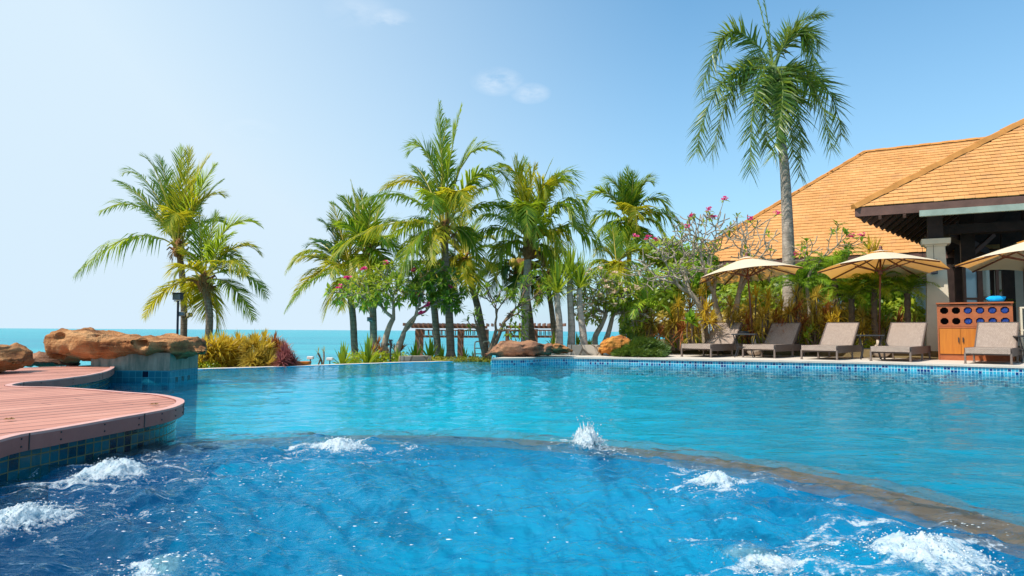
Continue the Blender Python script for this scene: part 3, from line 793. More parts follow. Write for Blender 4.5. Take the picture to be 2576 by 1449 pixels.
# ------------------------------------------------------------------ rocks
def rock(name, label, stations, Y, half, mat, seed, amp=.05, pits=0.0, group=None, yslope=0.0, cap=True, vox=1.0, dsc=1.0):
    """loft of closed rings along the picture's horizontal; stations (u, v_top, v_bottom[, half depth factor])"""
    st = []
    for s in stations:
        u, vt, vb = s[:3]; hf = s[3] if len(s) > 3 else 1.0
        y = Y + yslope * (u - stations[0][0])
        a, b = at(u, vt, y), at(u, vb, y)
        st.append((a.x, y, b.z, a.z, half * hf))
    # resample
    P = spline([V((s[0], s[2], s[3])) for s in st], 7); Q = spline([V((s[1], s[4], 0)) for s in st], 7)
    nr = 44; mb = MB(); cx = sum(s[0] for s in st) / len(st)
    for k, (p, q) in enumerate(zip(P, Q)):
        zc, hz = (p.y + p.z) / 2, max(.004, (p.z - p.y) / 2)
        for j in range(nr):
            a = 2 * math.pi * j / nr; ca, sa = math.cos(a), math.sin(a)
            e = .5
            yy = math.copysign(abs(ca) ** e, ca) * q.y; zz = math.copysign(abs(sa) ** e, sa) * hz
            yy *= (1.0 if sa > 0 else (1 - .35 * min(1, -sa * 1.3)))
            mb.v.append(V((p.x, q.x + yy, zc + zz)))
    nn = len(P)
    cen = [V((P[k].x, Q[k].x, (P[k].y + P[k].z) / 2)) for k in range(nn)]
    for k in range(nn):
        for j in range(nr):
            v = mb.v[k * nr + j]; d = (v - cen[k]); 
            if d.length < 1e-5: continue
            d.normalize(); q = v * 1.0 + V((seed, seed * 1.7, 0))
            n1 = mnoise.noise(q * 2.3 * vox) * .7 + mnoise.noise(q * 5.5 * vox) * .4 + mnoise.noise(q * 13 * vox) * .16
            n2 = mnoise.noise(V((q.x * 1.3, q.y * 1.3, q.z * 16)) * vox) * .35
            w = mnoise.voronoi(V((q.x * 4.2, q.y * 2.7, q.z * 5.0)))[0]
            fc = mnoise.voronoi(q * 2.4 * vox)[0]; fac = min(1.0, (fc[1] - fc[0]) * 1.4) - .45
            rdg = mnoise.ridged_multi_fractal(q * 2.2 * vox, 1.0, 2.1, 4, 1.0, 2.0) * .28 - .35
            pit = max(0.0, .30 - w[0]) * pits
            v += d * (amp * (n1 * .8 + n2 + fac * .9 + rdg * .8) * min(1, Q[k].y / .15) - pit)
    for k in range(nn - 1):
        for j in range(nr):
            a = k * nr + j; b = k * nr + (j + 1) % nr
            mb.f.append((a, b, b + nr, a + nr)); mb.m.append(0)
    mb.f.append(tuple(range(nr))); mb.m.append(0); mb.f.append(tuple(reversed(range((nn - 1) * nr, nn * nr)))); mb.m.append(0)
    o = mb.build(name, mat, smooth=True); tag(o, label, 'rock', group)
    sub = o.modifiers.new('sub', 'SUBSURF'); sub.levels = 2; sub.render_levels = 2
    for kind, size, st in (('VORONOI', .42, .07), ('MUSGRAVE', .26, .022), ('CLOUDS', .05, .012)):
        tx = bpy.data.textures.new('rock_' + kind.lower(), kind); tx.noise_scale = size
        if kind == 'VORONOI': tx.distance_metric = 'DISTANCE'; tx.weight_1 = -1.0; tx.weight_2 = 1.0
        if kind == 'MUSGRAVE': tx.musgrave_type = 'RIDGED_MULTIFRACTAL'; tx.octaves = 5
        if kind == 'CLOUDS': tx.noise_depth = 4
        dm = o.modifiers.new('displace', 'DISPLACE'); dm.texture = tx; dm.texture_coords = 'GLOBAL'; dm.strength = st * dsc; dm.mid_level = .5
    return o
rock('boulder', 'long flat orange sandstone slab with pitted top resting on the tiled plinth',
     [(140, 848, 865, .35), (145, 837, 880, .6), (162, 831, 900, .85), (176, 826, 912), (203, 824.5, 914), (236, 826, 912), (294, 833, 911), (316, 840, 910), (378, 842, 900), (426, 843.5, 904), (462, 845, 904.5), (482, 850, 903, .9), (496, 866, 899, .65), (508, 880, 891, .25)], 9.35, .55, 'rock', 1, .085, .9)
rock('boulder', 'low brown flat rock behind the deck left of the sandstone slab',
     [(28, 902, 925, .4), (38, 892, 926), (62, 887, 926), (92, 886, 926), (128, 891, 926), (160, 898, 924), (184, 912, 924, .4)], 9.35, .4, 'rock_dk', 5, .08, .3)
rock('boulder', 'rounded pinkish boulder at the far left edge standing on the deck',
     [(-70, 880, 938, .5), (-40, 864, 941), (-10, 861, 942), (10, 868, 942), (26, 880, 938), (38, 893, 928, .8), (48, 905, 916, .3)], 7.6, .42, 'rock', 9, .08, .3)
rock('boulder', 'dark brown overhanging rock at the far pool corner',
     [(1222, 890, 895, .3), (1236, 878, 895, .6), (1250, 866, 896, .8), (1263, 853.5, 899), (1276, 856, 901), (1310, 858, 902), (1342, 857, 900), (1366, 861, 897), (1384, 860, 893, .9)], 14.9, .55, 'rock_dk', 14, .10, .4)
rock('boulder', 'smaller ochre rock with jagged top joined to the right of the dark overhanging rock',
     [(1376, 868, 890, .4), (1386, 862, 892), (1402, 861, 891), (1420, 866, 890), (1430, 872, 889, .7), (1437, 880, 886, .3)], 15.0, .4, 'rock', 21, .09, .5)
rock('boulder', 'round bright orange boulder between the stone wall and the dark green shrub',
     [(1509, 874, 889, .4), (1515, 862, 891.5), (1530, 848, 892), (1546, 842, 892), (1566, 843, 891), (1580, 848, 889), (1588, 860, 880, .4)], 15.6, .42, 'rock_or', 30, .07, .4)

# plinth below the slab
root = thing('plinth', 'stained tiled plinth standing in the pool under the sandstone slab', 'plinth', (gnd(431, 950, WZ).x, 9.0, 0))
pl = at(250, 950, 9.2).x; pr = at(431, 950, 9.05).x
mb = MB()
ply = [(pl, 9.0), (pr, 9.0), (pr, 9.8), (pl, 9.8)]
mb.prism(ply, .006, .24); mb.build('rendered_top', 'plinth', root)
mb = MB(); q = [(pl, 8.997), (pr + .004, 8.997), (pr + .004, 9.8), (pl, 9.8)]; mb.prism(q, -.30, .006, 0); mb.build('tiled_base', 'tile_plinth', root)
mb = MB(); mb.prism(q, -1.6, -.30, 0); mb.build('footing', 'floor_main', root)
# base of the dark overhanging rock: shaded wall
mb = MB(); a, b = gnd(1247, 905, WZ), gnd(1376, 903, WZ)
mb.prism([(a.x, a.y), (b.x, b.y - .02), (b.x, b.y + .6), (a.x, a.y + .6)], -1.55, .03); tag(mb.build('rock_footing', 'tile'), 'dark tiled footing under the overhanging brown rock', 'footing')

# ------------------------------------------------------------------ walls, planter, right side
def wall(name, label, pts, z0, z1, th, mat, m2=None):
    mb = MB(); L = 0
    for k in range(len(pts) - 1):
        a, b = V(pts[k]), V(pts[k + 1]); d = (b - a); d.z = 0; nn = V((-d.y, d.x, 0)).normalized() * th
        q = [a, b, b + nn, a + nn]; dl = d.length
        f = lambda p, z: (p.x, p.y, z)
        mb.face([f(a, z0), f(b, z0), f(b, z1), f(a, z1)], 0, [(L, z0), (L + dl, z0), (L + dl, z1), (L, z1)])
        mb.face([f(a, z1), f(b, z1), f(b + nn, z1), f(a + nn, z1)], 0, [(L, z1), (L + dl, z1), (L + dl, z1 + th), (L, z1 + th)])
        mb.face([f(b + nn, z0), f(a + nn, z0), f(a + nn, z1), f(b + nn, z1)], 0, [(L, z0), (L + dl, z0), (L + dl, z1), (L, z1)])
        if k == 0: mb.face([f(a + nn, z0), f(a, z0), f(a, z1), f(a + nn, z1)], 0, [(0, z0), (th, z0), (th, z1), (0, z1)])
        if k == len(pts) - 2: mb.face([f(b, z0), f(b + nn, z0), f(b + nn, z1), f(b, z1)], 0, [(0, z0), (th, z0), (th, z1), (0, z1)])
        L += dl
    return tag(mb.build(name, mat), label, 'wall')
def rot2(p, o, a): return p
wall('garden_wall', 'low wall of irregular flat stones between the ochre rock and the orange boulder', [at(1428, 880, 15.9), at(1513, 880, 15.7)], -.2, .24, .35, 'crazy')
wall('garden_wall', 'long low stacked stone planter wall behind the loungers', [gnd(1640, 887.5, 0), gnd(1860, 889, 0), gnd(2100, 891.5, 0), gnd(2340, 894, 0)], -.1, .19, .3, 'stack')
wall('stone_kerb', 'short low stone kerb at the foot of the tall middle palm', [gnd(1008, 908, -.12), gnd(1085, 906.5, -.12)], -.4, -.02, .3, 'crazy')
wall('boundary_wall', 'low pale rendered wall half hidden behind the cordylines and loungers', [at(1840, 850, 18.9), at(2100, 850, 18.3), at(2345, 850, 17.6)], 0, .86, .15, 'greywall')

# ------------------------------------------------------------------ foliage builders
def frond(mb, P0, P1, P2, width, n=44, droop=.35, lean=.5, ml=0, mr=1, lw=.036, t0=.13, plume=False, rad=.026, twist=0.0, rnd=random, fold=.22):
    P0, P1, P2 = V(P0), V(P1), V(P2)
    bz = lambda t: P0 * (1 - t) ** 2 + P1 * 2 * t * (1 - t) + P2 * t * t
    tg = lambda t: ((P1 - P0) * (1 - t) + (P2 - P1) * t).normalized()
    B = (P1 - P0).cross(P2 - P0)
    chord = (P2 - P0)
    S0 = B.normalized() if B.length > .06 * chord.length ** 2 else chord.cross(V((0, 0, 1)))
    if S0.length < 1e-4: S0 = V((1, 0, 0))
    S0.normalize()
    hor = chord.cross(V((0, 0, 1)))
    if hor.length > .25 * chord.length:
        hor.normalize()
        if hor.dot(S0) < 0: S0 = -S0
        S0 = (S0 * .5 + hor * .5).normalized()
    mb.tube([bz(t) for t in (0, .15, .35, .55, .75, .9, 1)], [rad * 1.25, rad, rad * .8, rad * .6, rad * .42, rad * .28, rad * .12], 4, mr)
    n = int(n * 1.45); width *= 1.38; lw *= 1.3
    for i in range(n):
        t = t0 + (1 - t0) * (i + rnd.random() * .5) / n
        if t > 1: t = 1
        p = bz(t); T = tg(t)
        S = S0 - T * S0.dot(T)
        if S.length < 1e-4: continue
        S.normalize(); Nn = S.cross(T)
        if Nn.z < 0 and not plume: Nn = -Nn
        if twist:
            c, s_ = math.cos(twist * t), math.sin(twist * t); S, Nn = S * c + Nn * s_, Nn * c - S * s_
        prof = math.sin(math.pi * (.2 + .62 * t)) ** .7 if plume else math.sin(math.pi * (.16 + .80 * t ** .85)) ** .8
        l = width * prof * rnd.uniform(.82, 1.1)
        for sd in (-1, 1):
            if rnd.random() < .05 or mnoise.noise(V((t * 9, sd * 2.3, p.z * 3))) > .42: continue
            if plume:
                a = rnd.uniform(-1.25, 1.25) ; D = S * sd * math.cos(a) + Nn * math.sin(a)
            else: D = S * sd + Nn * fold
            an = lean + .55 * t + rnd.uniform(-.14, .14) + .35 * mnoise.noise(V((t * 5, sd * 3.1, p.x)))
            D = (D * math.cos(an) + T * math.sin(an)).normalized()
            g = droop * rnd.uniform(.5, 1.5)
            m_ = p + D * l * .5 + V((0, 0, -g * l * .16)); e = p + D * l * (1 - .28 * g) + V((0, 0, -g * l * .72))
            wv = T * (lw * .5 * (.55 + .45 * prof)); i0 = len(mb.v)
            mb.v.extend((p - wv, p + wv, m_ + wv * .9, m_ - wv * .9, e))
            mb.f.append((i0, i0 + 1, i0 + 2, i0 + 3)); mb.f.append((i0 + 3, i0 + 2, i0 + 4)); mb.m.extend((ml, ml))

def strap_rosette(mb, c, n, L, w=.04, up_=.35, droop=.5, m=0, rnd=random, axis=V((0, 0, 1)), seg=3):
    c = V(c); ax = axis.normalized(); e1 = ax.orthogonal().normalized(); e2 = ax.cross(e1)
    for k in range(n):
        a = k * 2.39996 + rnd.uniform(-.3, .3); q = (k + .5) / n
        el = R(82) * (1 - q) ** .8 + R(-25) * q + up_ * .4 + rnd.uniform(-.15, .15)
        h = e1 * math.cos(a) + e2 * math.sin(a); d = h * math.cos(el) + ax * math.sin(el)
        l = L * rnd.uniform(.75, 1.1); s = ax.cross(h).normalized() * w * .5
        pts = []
        for j in range(seg + 1):
            t = j / seg; pts.append(c + d * l * t + V((0, 0, -droop * l * t * t * max(0, math.cos(el)) * .8)))
        i0 = len(mb.v); ws = [.55, 1, .8, .0][:seg + 1] if seg == 3 else [.6, 1, 0]
        for j in range(seg): mb.v.extend((pts[j] - s * ws[j], pts[j] + s * ws[j]))
        mb.v.append(pts[-1])
        for j in range(seg - 1): mb.f.append((i0 + 2 * j, i0 + 2 * j + 1, i0 + 2 * j + 3, i0 + 2 * j + 2)); mb.m.append(m)
        mb.f.append((i0 + 2 * seg - 2, i0 + 2 * seg - 1, i0 + 2 * seg)); mb.m.append(m)

def paddle(mb, p, d, L, w, m=0, cup=.18):
    """one broad folded leaf"""
    d = d.normalized(); s = d.cross(V((0, 0, 1)))
    if s.length < .1: s = V((1, 0, 0))
    s.normalize(); nn = s.cross(d); i0 = len(mb.v)
    mb.v.extend((p, p + d * L * .55 + s * w * .5 + nn * w * cup, p + d * L - V((0, 0, L * .12)), p + d * L * .55 - s * w * .5 + nn * w * cup, p + d * L * .5))
    mb.f.append((i0, i0 + 1, i0 + 2, i0 + 4)); mb.f.append((i0, i0 + 4, i0 + 2, i0 + 3)); mb.m.extend((m, m))

def blossom(mb, c, r, m, n=5, rnd=random):
    for k in range(n):
        a = k * 2 * math.pi / n + rnd.random(); d = V((math.cos(a), math.sin(a) * .7 - .4, .35 + rnd.uniform(-.3, .5))).normalized()
        s = d.orthogonal().normalized() * r * .5
        mb.face([c, c + d * r * .6 + s, c + d * r, c + d * r * .6 - s], m)

# ------------------------------------------------------------------ palms
def palm(name, label, Y, crown, trunk, r0, r1, fronds, W=.62, leaf='coco', n=44, droop=.5, group='coconut palms behind the pool', base_z=None, trunk_mat='trunk',
         nuts=0, stubs=12, seed=1, extra=0, flen=2.4, lw=.04, plume=False, rad=.026, yellow=0.0, rach='rachis'):
    rnd = random.Random(seed)
    C = at(crown[0], crown[1], Y)
    tp = [at(u, v, Y) for u, v in trunk]
    if base_z is not None:
        b = tp[0]; d = (tp[1] - tp[0]); k = (base_z - b.z) / d.z if abs(d.z) > 1e-6 else 0
        tp.insert(0, V((b.x + d.x * k, Y, base_z))) if base_z < b.z - .02 else None
    tp.append(C)
    root = thing(name, label, 'palm tree', tp[0], group)
    pts = spline(tp, 10); m = len(pts); rr = []
    L = 0
    for k, p in enumerate(pts):
        t = k / (m - 1); r = .84 * (r0 + (r1 - r0) * t) + r0 * .35 * max(0, 1 - t * 9) + .004 * mnoise.noise(V((p.z * 9, seed, 0)))
        rr.append(r)
    mb = MB(); mb.tube(pts, rr, 10); mb.build('trunk', trunk_mat, root, smooth=True)
    # crown base: cut petioles and fibre
    if stubs:
        mb = MB()
        mb.tube([C - V((0, 0, r1 * 3.2)), C - V((0, 0, r1)), C + V((0, 0, r1 * 1.5))], [r1 * 1.05, r1 * 1.7, r1 * .8], 9, 0)
        for k in range(stubs):
            a = k * 2.4; h = V((math.cos(a), math.sin(a), 0)); z = -r1 * 2.8 + r1 * 4.2 * k / stubs
            p = C + V((0, 0, z)) + h * r1
            mb.tube([p, p + h * r1 * 1.4 + V((0, 0, r1 * .9)), p + h * r1 * rnd.uniform(1.9, 3.1) + V((0, 0, r1 * rnd.uniform(-.6, 2.2)))], [r1 * .5, r1 * .34, r1 * .12], 4, k % 2)
        mb.build('crown_base', ['fibre', rach], root)
    if nuts:
        for k in range(nuts):
            a = k * 2.1 + seed; q = C + V((math.cos(a) * r1 * 2.3, math.sin(a) * r1 * 1.6 - r1, r1 * (1.0 - .45 * (k % 3))))
            mb = MB(); mb.ball(q, r1 * rnd.uniform(.62, .8), 0, 2, (1, 1, 1.2)); mb.build('coconut', 'nut', root, smooth=True)
    fl = []
    for f in fronds:
        (cu, cv), (tu, tv) = f[0], f[1]; dy = f[2] if len(f) > 2 else rnd.uniform(-.9, .9) * .45
        o = f[3] if len(f) > 3 else {}
        fl.append((at(cu, cv, Y + dy * .6), at(tu, tv, Y + dy), o))
    for k in range(extra):
        a = k * 2.4 + seed; el = R(rnd.uniform(15, 65)); h = V((math.cos(a), .75 * abs(math.sin(a)) + .2, 0)).normalized()
        l = flen * rnd.uniform(.75, 1)
        fl.append((C + h * l * .5 * math.cos(el) + V((0, 0, l * .62 * math.sin(el) + .1)), C + h * l * .86 * math.cos(el) + V((0, 0, l * .8 * math.sin(el) - l * .42 * math.cos(el))), {}))
    for (p1, p2, o) in fl:
        mb = MB()
        upness = max(0, (p2 - C).normalized().z)
        lf = o.get('leaf', 'coco_y' if rnd.random() < yellow else leaf)
        frond(mb, C + V((rnd.uniform(-1, 1) * r1, rnd.uniform(-1, 1) * r1 * .6, 0)), p1, p2, o.get('w', W), o.get('n', n), o.get('droop', droop * (1 - .6 * upness)), .45 + .35 * upness, 0, 1,
              lw, .12, plume, rad, rnd.uniform(-.5, .5), rnd)
        mb.build('frond', [lf, rach], root)
    if stubs and stubs >= 12:
        for k in range(2):
            mb = MB(); a = rnd.uniform(.2, 2.9); h = V((math.cos(a) * (1 if k else -1), -.5, 0)) * r1
            frond(mb, C - V((0, 0, r1)), C + h * 4 + V((0, 0, -.05)), C + h * 3.2 - V((0, 0, rnd.uniform(.45, .8))), .22, 16, .9, .6, 0, 0, .03, .2, False, .018, .3, rnd)
            mb.build('dead_frond', 'dead', root)
    return root

palm('coconut_palm', 'tall coconut palm with blue-green fan crown at the left behind the sandstone slab', 21, (450, 618), [(462, 850), (463, 790), (461, 720), (453, 650)], .125, .11,
     [((330, 540), (190, 692), -.5, {'w': .85, 'droop': .8}), ((346, 462), (252, 534), .4), ((348, 470), (298, 456), .3), ((376, 404), (309, 436), .8), ((412, 420), (361, 394), -.3), ((430, 470), (398, 393), .6),
      ((444, 470), (459, 370), .2), ((470, 470), (478, 372), -.4), ((482, 450), (527, 392), .5), ((496, 470), (540, 414), -.5), ((500, 500), (556, 455), .7), ((500, 466), (562, 492), -.2, {'leaf': 'coco_y'}),
      ((468, 470), (412, 588), -1.3, {'leaf': 'coco_y', 'w': .7}), ((550, 585), (624, 690), -.8), ((440, 540), (432, 470), -.2), ((425, 500), (385, 430), 1), ((468, 520), (500, 420), 1), ((400, 540), (345, 500), 1.2), ((510, 540), (560, 560), .9)],
     W=.72, n=46, base_z=-1.5, leaf='coco', seed=3, nuts=0, droop=.55, yellow=.06)
palm('coconut_palm', 'shorter yellow-green coconut palm beside the tall one above the yellow cordylines', 20, (514, 702), [(519, 870), (526, 830), (526, 780), (518, 735)], .135, .12,
     [((565, 515), (655, 566), .4), ((600, 575), (652, 638), .3), ((620, 640), (672, 750), -.5), ((592, 690), (639, 806), -.4), ((415, 690), (362, 800), -.2, {'leaf': 'coco_y'}), ((520, 610), (545, 535), .4), ((505, 610), (500, 520), .6),
      ((545, 600), (584, 590), -.6), ((560, 745), (541, 845), .5, {'leaf': 'coco_y'}), ((480, 690), (466, 765), .7, {'leaf': 'coco_y'}), ((580, 612), (622, 694), -1), ((490, 620), (455, 640), .8), ((470, 640), (440, 690), -.9, {'leaf': 'coco_y'}), ((545, 640), (600, 640), .9), ((515, 740), (520, 800), .9, {'leaf': 'coco_y'})],
     W=.62, n=44, base_z=-1.4, leaf='coco', seed=5, yellow=.2)
palm('coconut_palm', 'tallest middle coconut palm with upright crown and ringed dark trunk by the pool edge', 16.3, (1118, 572), [(1134, 901), (1133, 860), (1129, 780), (1121, 680), (1119, 620)], .12, .10,
     [((1108, 400), (1105, 258), .3, {'w': .66}), ((1122, 400), (1162, 264), -.3, {'w': .46}), ((1086, 312), (1032, 384), -.4), ((1162, 305), (1263, 392), .5, {'w': .6}), ((1072, 400), (958, 478), .5), ((1020, 450), (911, 506), .1), ((960, 522), (834, 645), -.6, {'leaf': 'coco_y', 'w': .6}),
      ((1030, 560), (1003, 716), -1.0, {'w': .7}), ((1204, 345), (1256, 504), -.5), ((1242, 335), (1292, 484), .6), ((1152, 400), (1178, 548), -1.1, {'leaf': 'coco_y'}), ((1096, 410), (1083, 565), -1.0), ((1200, 500), (1281, 518), .3),
      ((1192, 555), (1212, 695), .4), ((1080, 560), (1088, 665), -1.1), ((1060, 520), (980, 600), .9), ((1140, 420), (1195, 350), .8), ((1075, 440), (1045, 420), .9), ((1100, 420), (1125, 300), 1), ((1180, 480), (1250, 460), 1.2)],
     W=.58, n=48, leaf='coco', seed=8, nuts=7, droop=.65, yellow=.12)
palm('coconut_palm', 'dense drooping coconut palm with straight pale trunk right of the tallest middle palm', 17.2, (1330, 618), [(1320, 905), (1320, 860), (1322, 780), (1326, 690)], .125, .11,
     [((1300, 345), (1270, 465), -.3), ((1315, 500), (1297, 391), .4, {'w': .6}), ((1322, 500), (1320, 398), .6), ((1350, 480), (1391, 398), .5, {'w': .3}), ((1366, 385), (1377, 502), -.7, {'leaf': 'coco_y'}), ((1402, 378), (1414, 492), -.4), ((1412, 345), (1444, 492), .3), ((1445, 405), (1480, 585), .2),
      ((1424, 440), (1453, 578), -.6), ((1402, 525), (1416, 645), -.8, {'leaf': 'coco_y'}), ((1452, 505), (1520, 645), .4), ((1260, 540), (1185, 602), .2), ((1270, 518), (1208, 545), .6), ((1298, 420), (1268, 605), -1.1), ((1326, 420), (1326, 600), -1.3), ((1362, 470), (1345, 620), -1.2), ((1270, 580), (1240, 668), -.4), ((1385, 590), (1402, 705), -.3), ((1330, 450), (1345, 420), -.2), ((1375, 440), (1420, 460), 1)],
     W=.62, n=46, leaf='coco', seed=12, trunk_mat='trunk_pale', base_z=-.3, droop=.8, yellow=.25)
palm('coconut_palm', 'small distant coconut palm against the sky left of the bare frangipani', 24, (1584, 560), [(1584, 860), (1582, 800), (1582, 700), (1583, 630)], .12, .10,
     [((1578, 500), (1579, 420)), ((1590, 500), (1593, 434), -.4), ((1570, 500), (1560, 438)), ((1556, 440), (1532, 462)), ((1525, 436), (1479, 508)), ((1525, 505), (1480, 575)), ((1605, 465), (1627, 450)), ((1612, 435), (1641, 460)), ((1642, 455), (1679, 528)), ((1660, 500), (1713, 574)),
      ((1640, 525), (1675, 600), -.6), ((1545, 535), (1504, 600), -.6), ((1560, 545), (1527, 632), -.9), ((1610, 570), (1632, 645), -.9), ((1575, 580), (1558, 640), -.9), ((1600, 470), (1602, 580), -1.2, {'leaf': 'coco_y'})],
     W=.72, n=38, leaf='coco', seed=14, base_z=-.2, yellow=.1, lw=.05, droop=.6)
palm('coconut_palm', 'yellow-fronded coconut palm at the left edge of the middle grove', 18.5, (878, 694), [(893, 888), (891, 860), (888, 800), (881, 740)], .115, .10,
     [((785, 575), (720, 684), -.3, {'leaf': 'coco_y'}), ((790, 660), (718, 782), -.4), ((800, 640), (735, 755), .4, {'leaf': 'coco_y'}), ((838, 712), (814, 802), -.6, {'leaf': 'coco_y'}), ((850, 570), (806, 556), .6, {'leaf': 'coco_d'}), ((825, 580), (776, 618), .3, {'leaf': 'coco_d'}), ((880, 600), (905, 520), .5), ((860, 590), (838, 512), .5),
      ((910, 620), (955, 680), -.5), ((900, 690), (925, 780), -.6, {'leaf': 'coco_y'}), ((870, 700), (858, 780), -.8, {'leaf': 'coco_y'}), ((820, 610), (790, 600), 1), ((800, 620), (755, 655), .6, {'leaf': 'coco_y'}), ((915, 590), (960, 600), .5), ((846, 630), (830, 700), -1, {'leaf': 'coco_y'})],
     W=.55, n=42, leaf='coco', seed=17, base_z=-.6, yellow=.3)
palm('coconut_palm', 'green spear-topped coconut palm behind the pink frangipani with a lamp on its trunk', 18, (926, 636), [(942, 885), (940, 850), (938, 780), (932, 700)], .12, .10,
     [((905, 550), (882, 452), -.3, {'w': .28}), ((880, 535), (835, 512), .3), ((890, 520), (866, 495), .4), ((910, 520), (910, 480), .6), ((944, 540), (965, 500), .4), ((960, 540), (1000, 560), .3), ((876, 575), (842, 650), -.4), ((870, 545), (826, 572), .6, {'leaf': 'coco_d'}), ((962, 600), (975, 705), -.5), ((975, 580), (1012, 650), .4),
      ((900, 640), (880, 725), -.6, {'leaf': 'coco_y'}), ((935, 650), (930, 735), -.9, {'leaf': 'coco_y'}), ((930, 540), (935, 500), -.5), ((890, 560), (862, 560), -.8), ((955, 560), (980, 620), -.9)],
     W=.52, n=42, leaf='coco', seed=19, base_z=-.6, yellow=.12)
palm('coconut_palm', 'leaning coconut palm with curved trunk and yellow hanging crown between the two middle palms', 18.6, (1168, 655), [(1222, 892), (1216, 850), (1201, 770), (1181, 700)], .125, .10,
     [((1140, 620), (1120, 690), -.4, {'leaf': 'coco_y'}), ((1232, 625), (1256, 722), -.3), ((1200, 590), (1236, 600), .3), ((1135, 590), (1105, 615), .3), ((1185, 590), (1204, 550), .5), ((1165, 590), (1158, 550), .5), ((1222, 590), (1266, 645), .4), ((1170, 660), (1178, 745), -1, {'leaf': 'coco_y'}), ((1160, 640), (1140, 735), -.8, {'leaf': 'coco_y'}), ((1195, 650), (1212, 745), -.6), ((1130, 640), (1078, 700), .3, {'leaf': 'coco_y'}), ((1150, 570), (1130, 540), .6)],
     W=.5, n=38, leaf='coco', seed=23, base_z=-.5, yellow=.3)
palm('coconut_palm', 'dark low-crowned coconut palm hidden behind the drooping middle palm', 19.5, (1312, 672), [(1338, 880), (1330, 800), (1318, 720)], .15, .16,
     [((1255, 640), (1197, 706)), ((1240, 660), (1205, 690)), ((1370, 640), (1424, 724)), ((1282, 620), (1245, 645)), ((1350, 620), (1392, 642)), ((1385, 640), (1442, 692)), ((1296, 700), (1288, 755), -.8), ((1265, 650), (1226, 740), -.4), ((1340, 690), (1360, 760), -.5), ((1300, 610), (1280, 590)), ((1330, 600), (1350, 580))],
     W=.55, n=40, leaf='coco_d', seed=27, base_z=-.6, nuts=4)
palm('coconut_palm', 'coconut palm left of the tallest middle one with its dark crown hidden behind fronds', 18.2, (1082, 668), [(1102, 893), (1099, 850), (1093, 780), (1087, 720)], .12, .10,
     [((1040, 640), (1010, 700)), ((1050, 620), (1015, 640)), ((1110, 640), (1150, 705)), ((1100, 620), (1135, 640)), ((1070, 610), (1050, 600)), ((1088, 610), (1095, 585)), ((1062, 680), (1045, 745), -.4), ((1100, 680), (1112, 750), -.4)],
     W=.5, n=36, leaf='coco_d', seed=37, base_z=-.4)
palm('coconut_palm', 'slim coconut palm just right of the drooping one with thin curved trunk', 19, (1374, 692), [(1395, 872), (1394, 846), (1389, 790), (1380, 730)], .10, .08,
     [((1410, 650), (1446, 730)), ((1345, 660), (1328, 724)), ((1395, 620), (1418, 640)), ((1362, 630), (1348, 640)), ((1392, 690), (1402, 765), -.5), ((1360, 690), (1352, 770), -.4), ((1380, 610), (1384, 580)), ((1425, 650), (1465, 680)), ((1340, 640), (1310, 680))],
     W=.45, n=34, leaf='coco', seed=29, base_z=-.4, yellow=.3)
palm('coconut_palm', 'short palm with yellow hood of hanging fronds above the cream frangipani', 21, (1552, 672), [(1568, 850), (1569, 800), (1560, 720)], .11, .10,
     [((1540, 640), (1522, 700), -.5, {'leaf': 'coco_y'}), ((1562, 640), (1584, 702), -.5, {'leaf': 'coco_y'}), ((1505, 650), (1462, 730)), ((1600, 640), (1646, 700)), ((1530, 610), (1500, 640)), ((1580, 610), (1610, 630)), ((1550, 655), (1552, 706), -.9, {'leaf': 'coco_y'}), ((1500, 630), (1478, 690)), ((1545, 600), (1540, 570)), ((1600, 600), (1630, 650), .6)],
     W=.5, n=34, leaf='coco', seed=31, base_z=-.2, yellow=.2)
palm('coconut_palm', 'low bushy young palm arching to the left beside the orange boulder', 17, (1622, 792), [(1640, 866), (1636, 840), (1630, 815)], .11, .10,
     [((1565, 715), (1536, 800), -.4), ((1575, 700), (1548, 752), .2), ((1585, 690), (1556, 720), .4), ((1605, 700), (1596, 692), .3), ((1650, 710), (1690, 742), .3), ((1636, 700), (1650, 680), .3), ((1590, 730), (1560, 826), -.6), ((1610, 720), (1590, 800), -.9), ((1660, 740), (1690, 800), -.4), ((1600, 690), (1575, 700), .7), ((1625, 710), (1632, 690), -.3), ((1580, 740), (1545, 770), -.6)],
     W=.38, n=40, leaf='lush', seed=33, base_z=.0, lw=.03, droop=.45, stubs=8)

# the royal palm
palm('royal_palm', 'very tall royal palm with smooth grey trunk and shaggy drooping fronds before the roof', 18.5, (1948, 172), [(1988, 845), (1986, 760), (1984, 650), (1980, 540), (1974, 430), (1965, 345), (1956, 260)], .26, .085,
     [((1931, 80), (1899, -26), .2, {'w': .12, 'n': 26}), ((1938, 80), (1919, -10), -.2, {'w': .12, 'n': 24}), ((1820, -40), (1764, 232), -.2), ((1785, 130), (1752, 384), -.6), ((1832, 140), (1792, 392), .5), ((1884, 145), (1888, 436), -1.2), ((1990, 200), (1944, 392), -1.3),
      ((1982, 190), (1996, 394), .3), ((2024, 180), (2013, 442), -.5), ((2096, 145), (2117, 340), .2), ((2064, 150), (2092, 374), -.7), ((2034, -30), (2054, 214), -.5), ((1986, 36), (2070, 34), .7), ((1996, 0), (2062, 110), .9), ((1905, 125), (1880, 160), 1.4), ((1915, 190), (1930, 370), .9)],
     W=.54, n=82, leaf='royal', seed=41, base_z=.1, trunk_mat='trunk_royal', stubs=0, plume=True, lw=.036, rad=.03, rach='rachis_g', group='royal palm', droop=.25)
rp = [o for o in bpy.data.objects if o.name.startswith('royal_palm')][0]
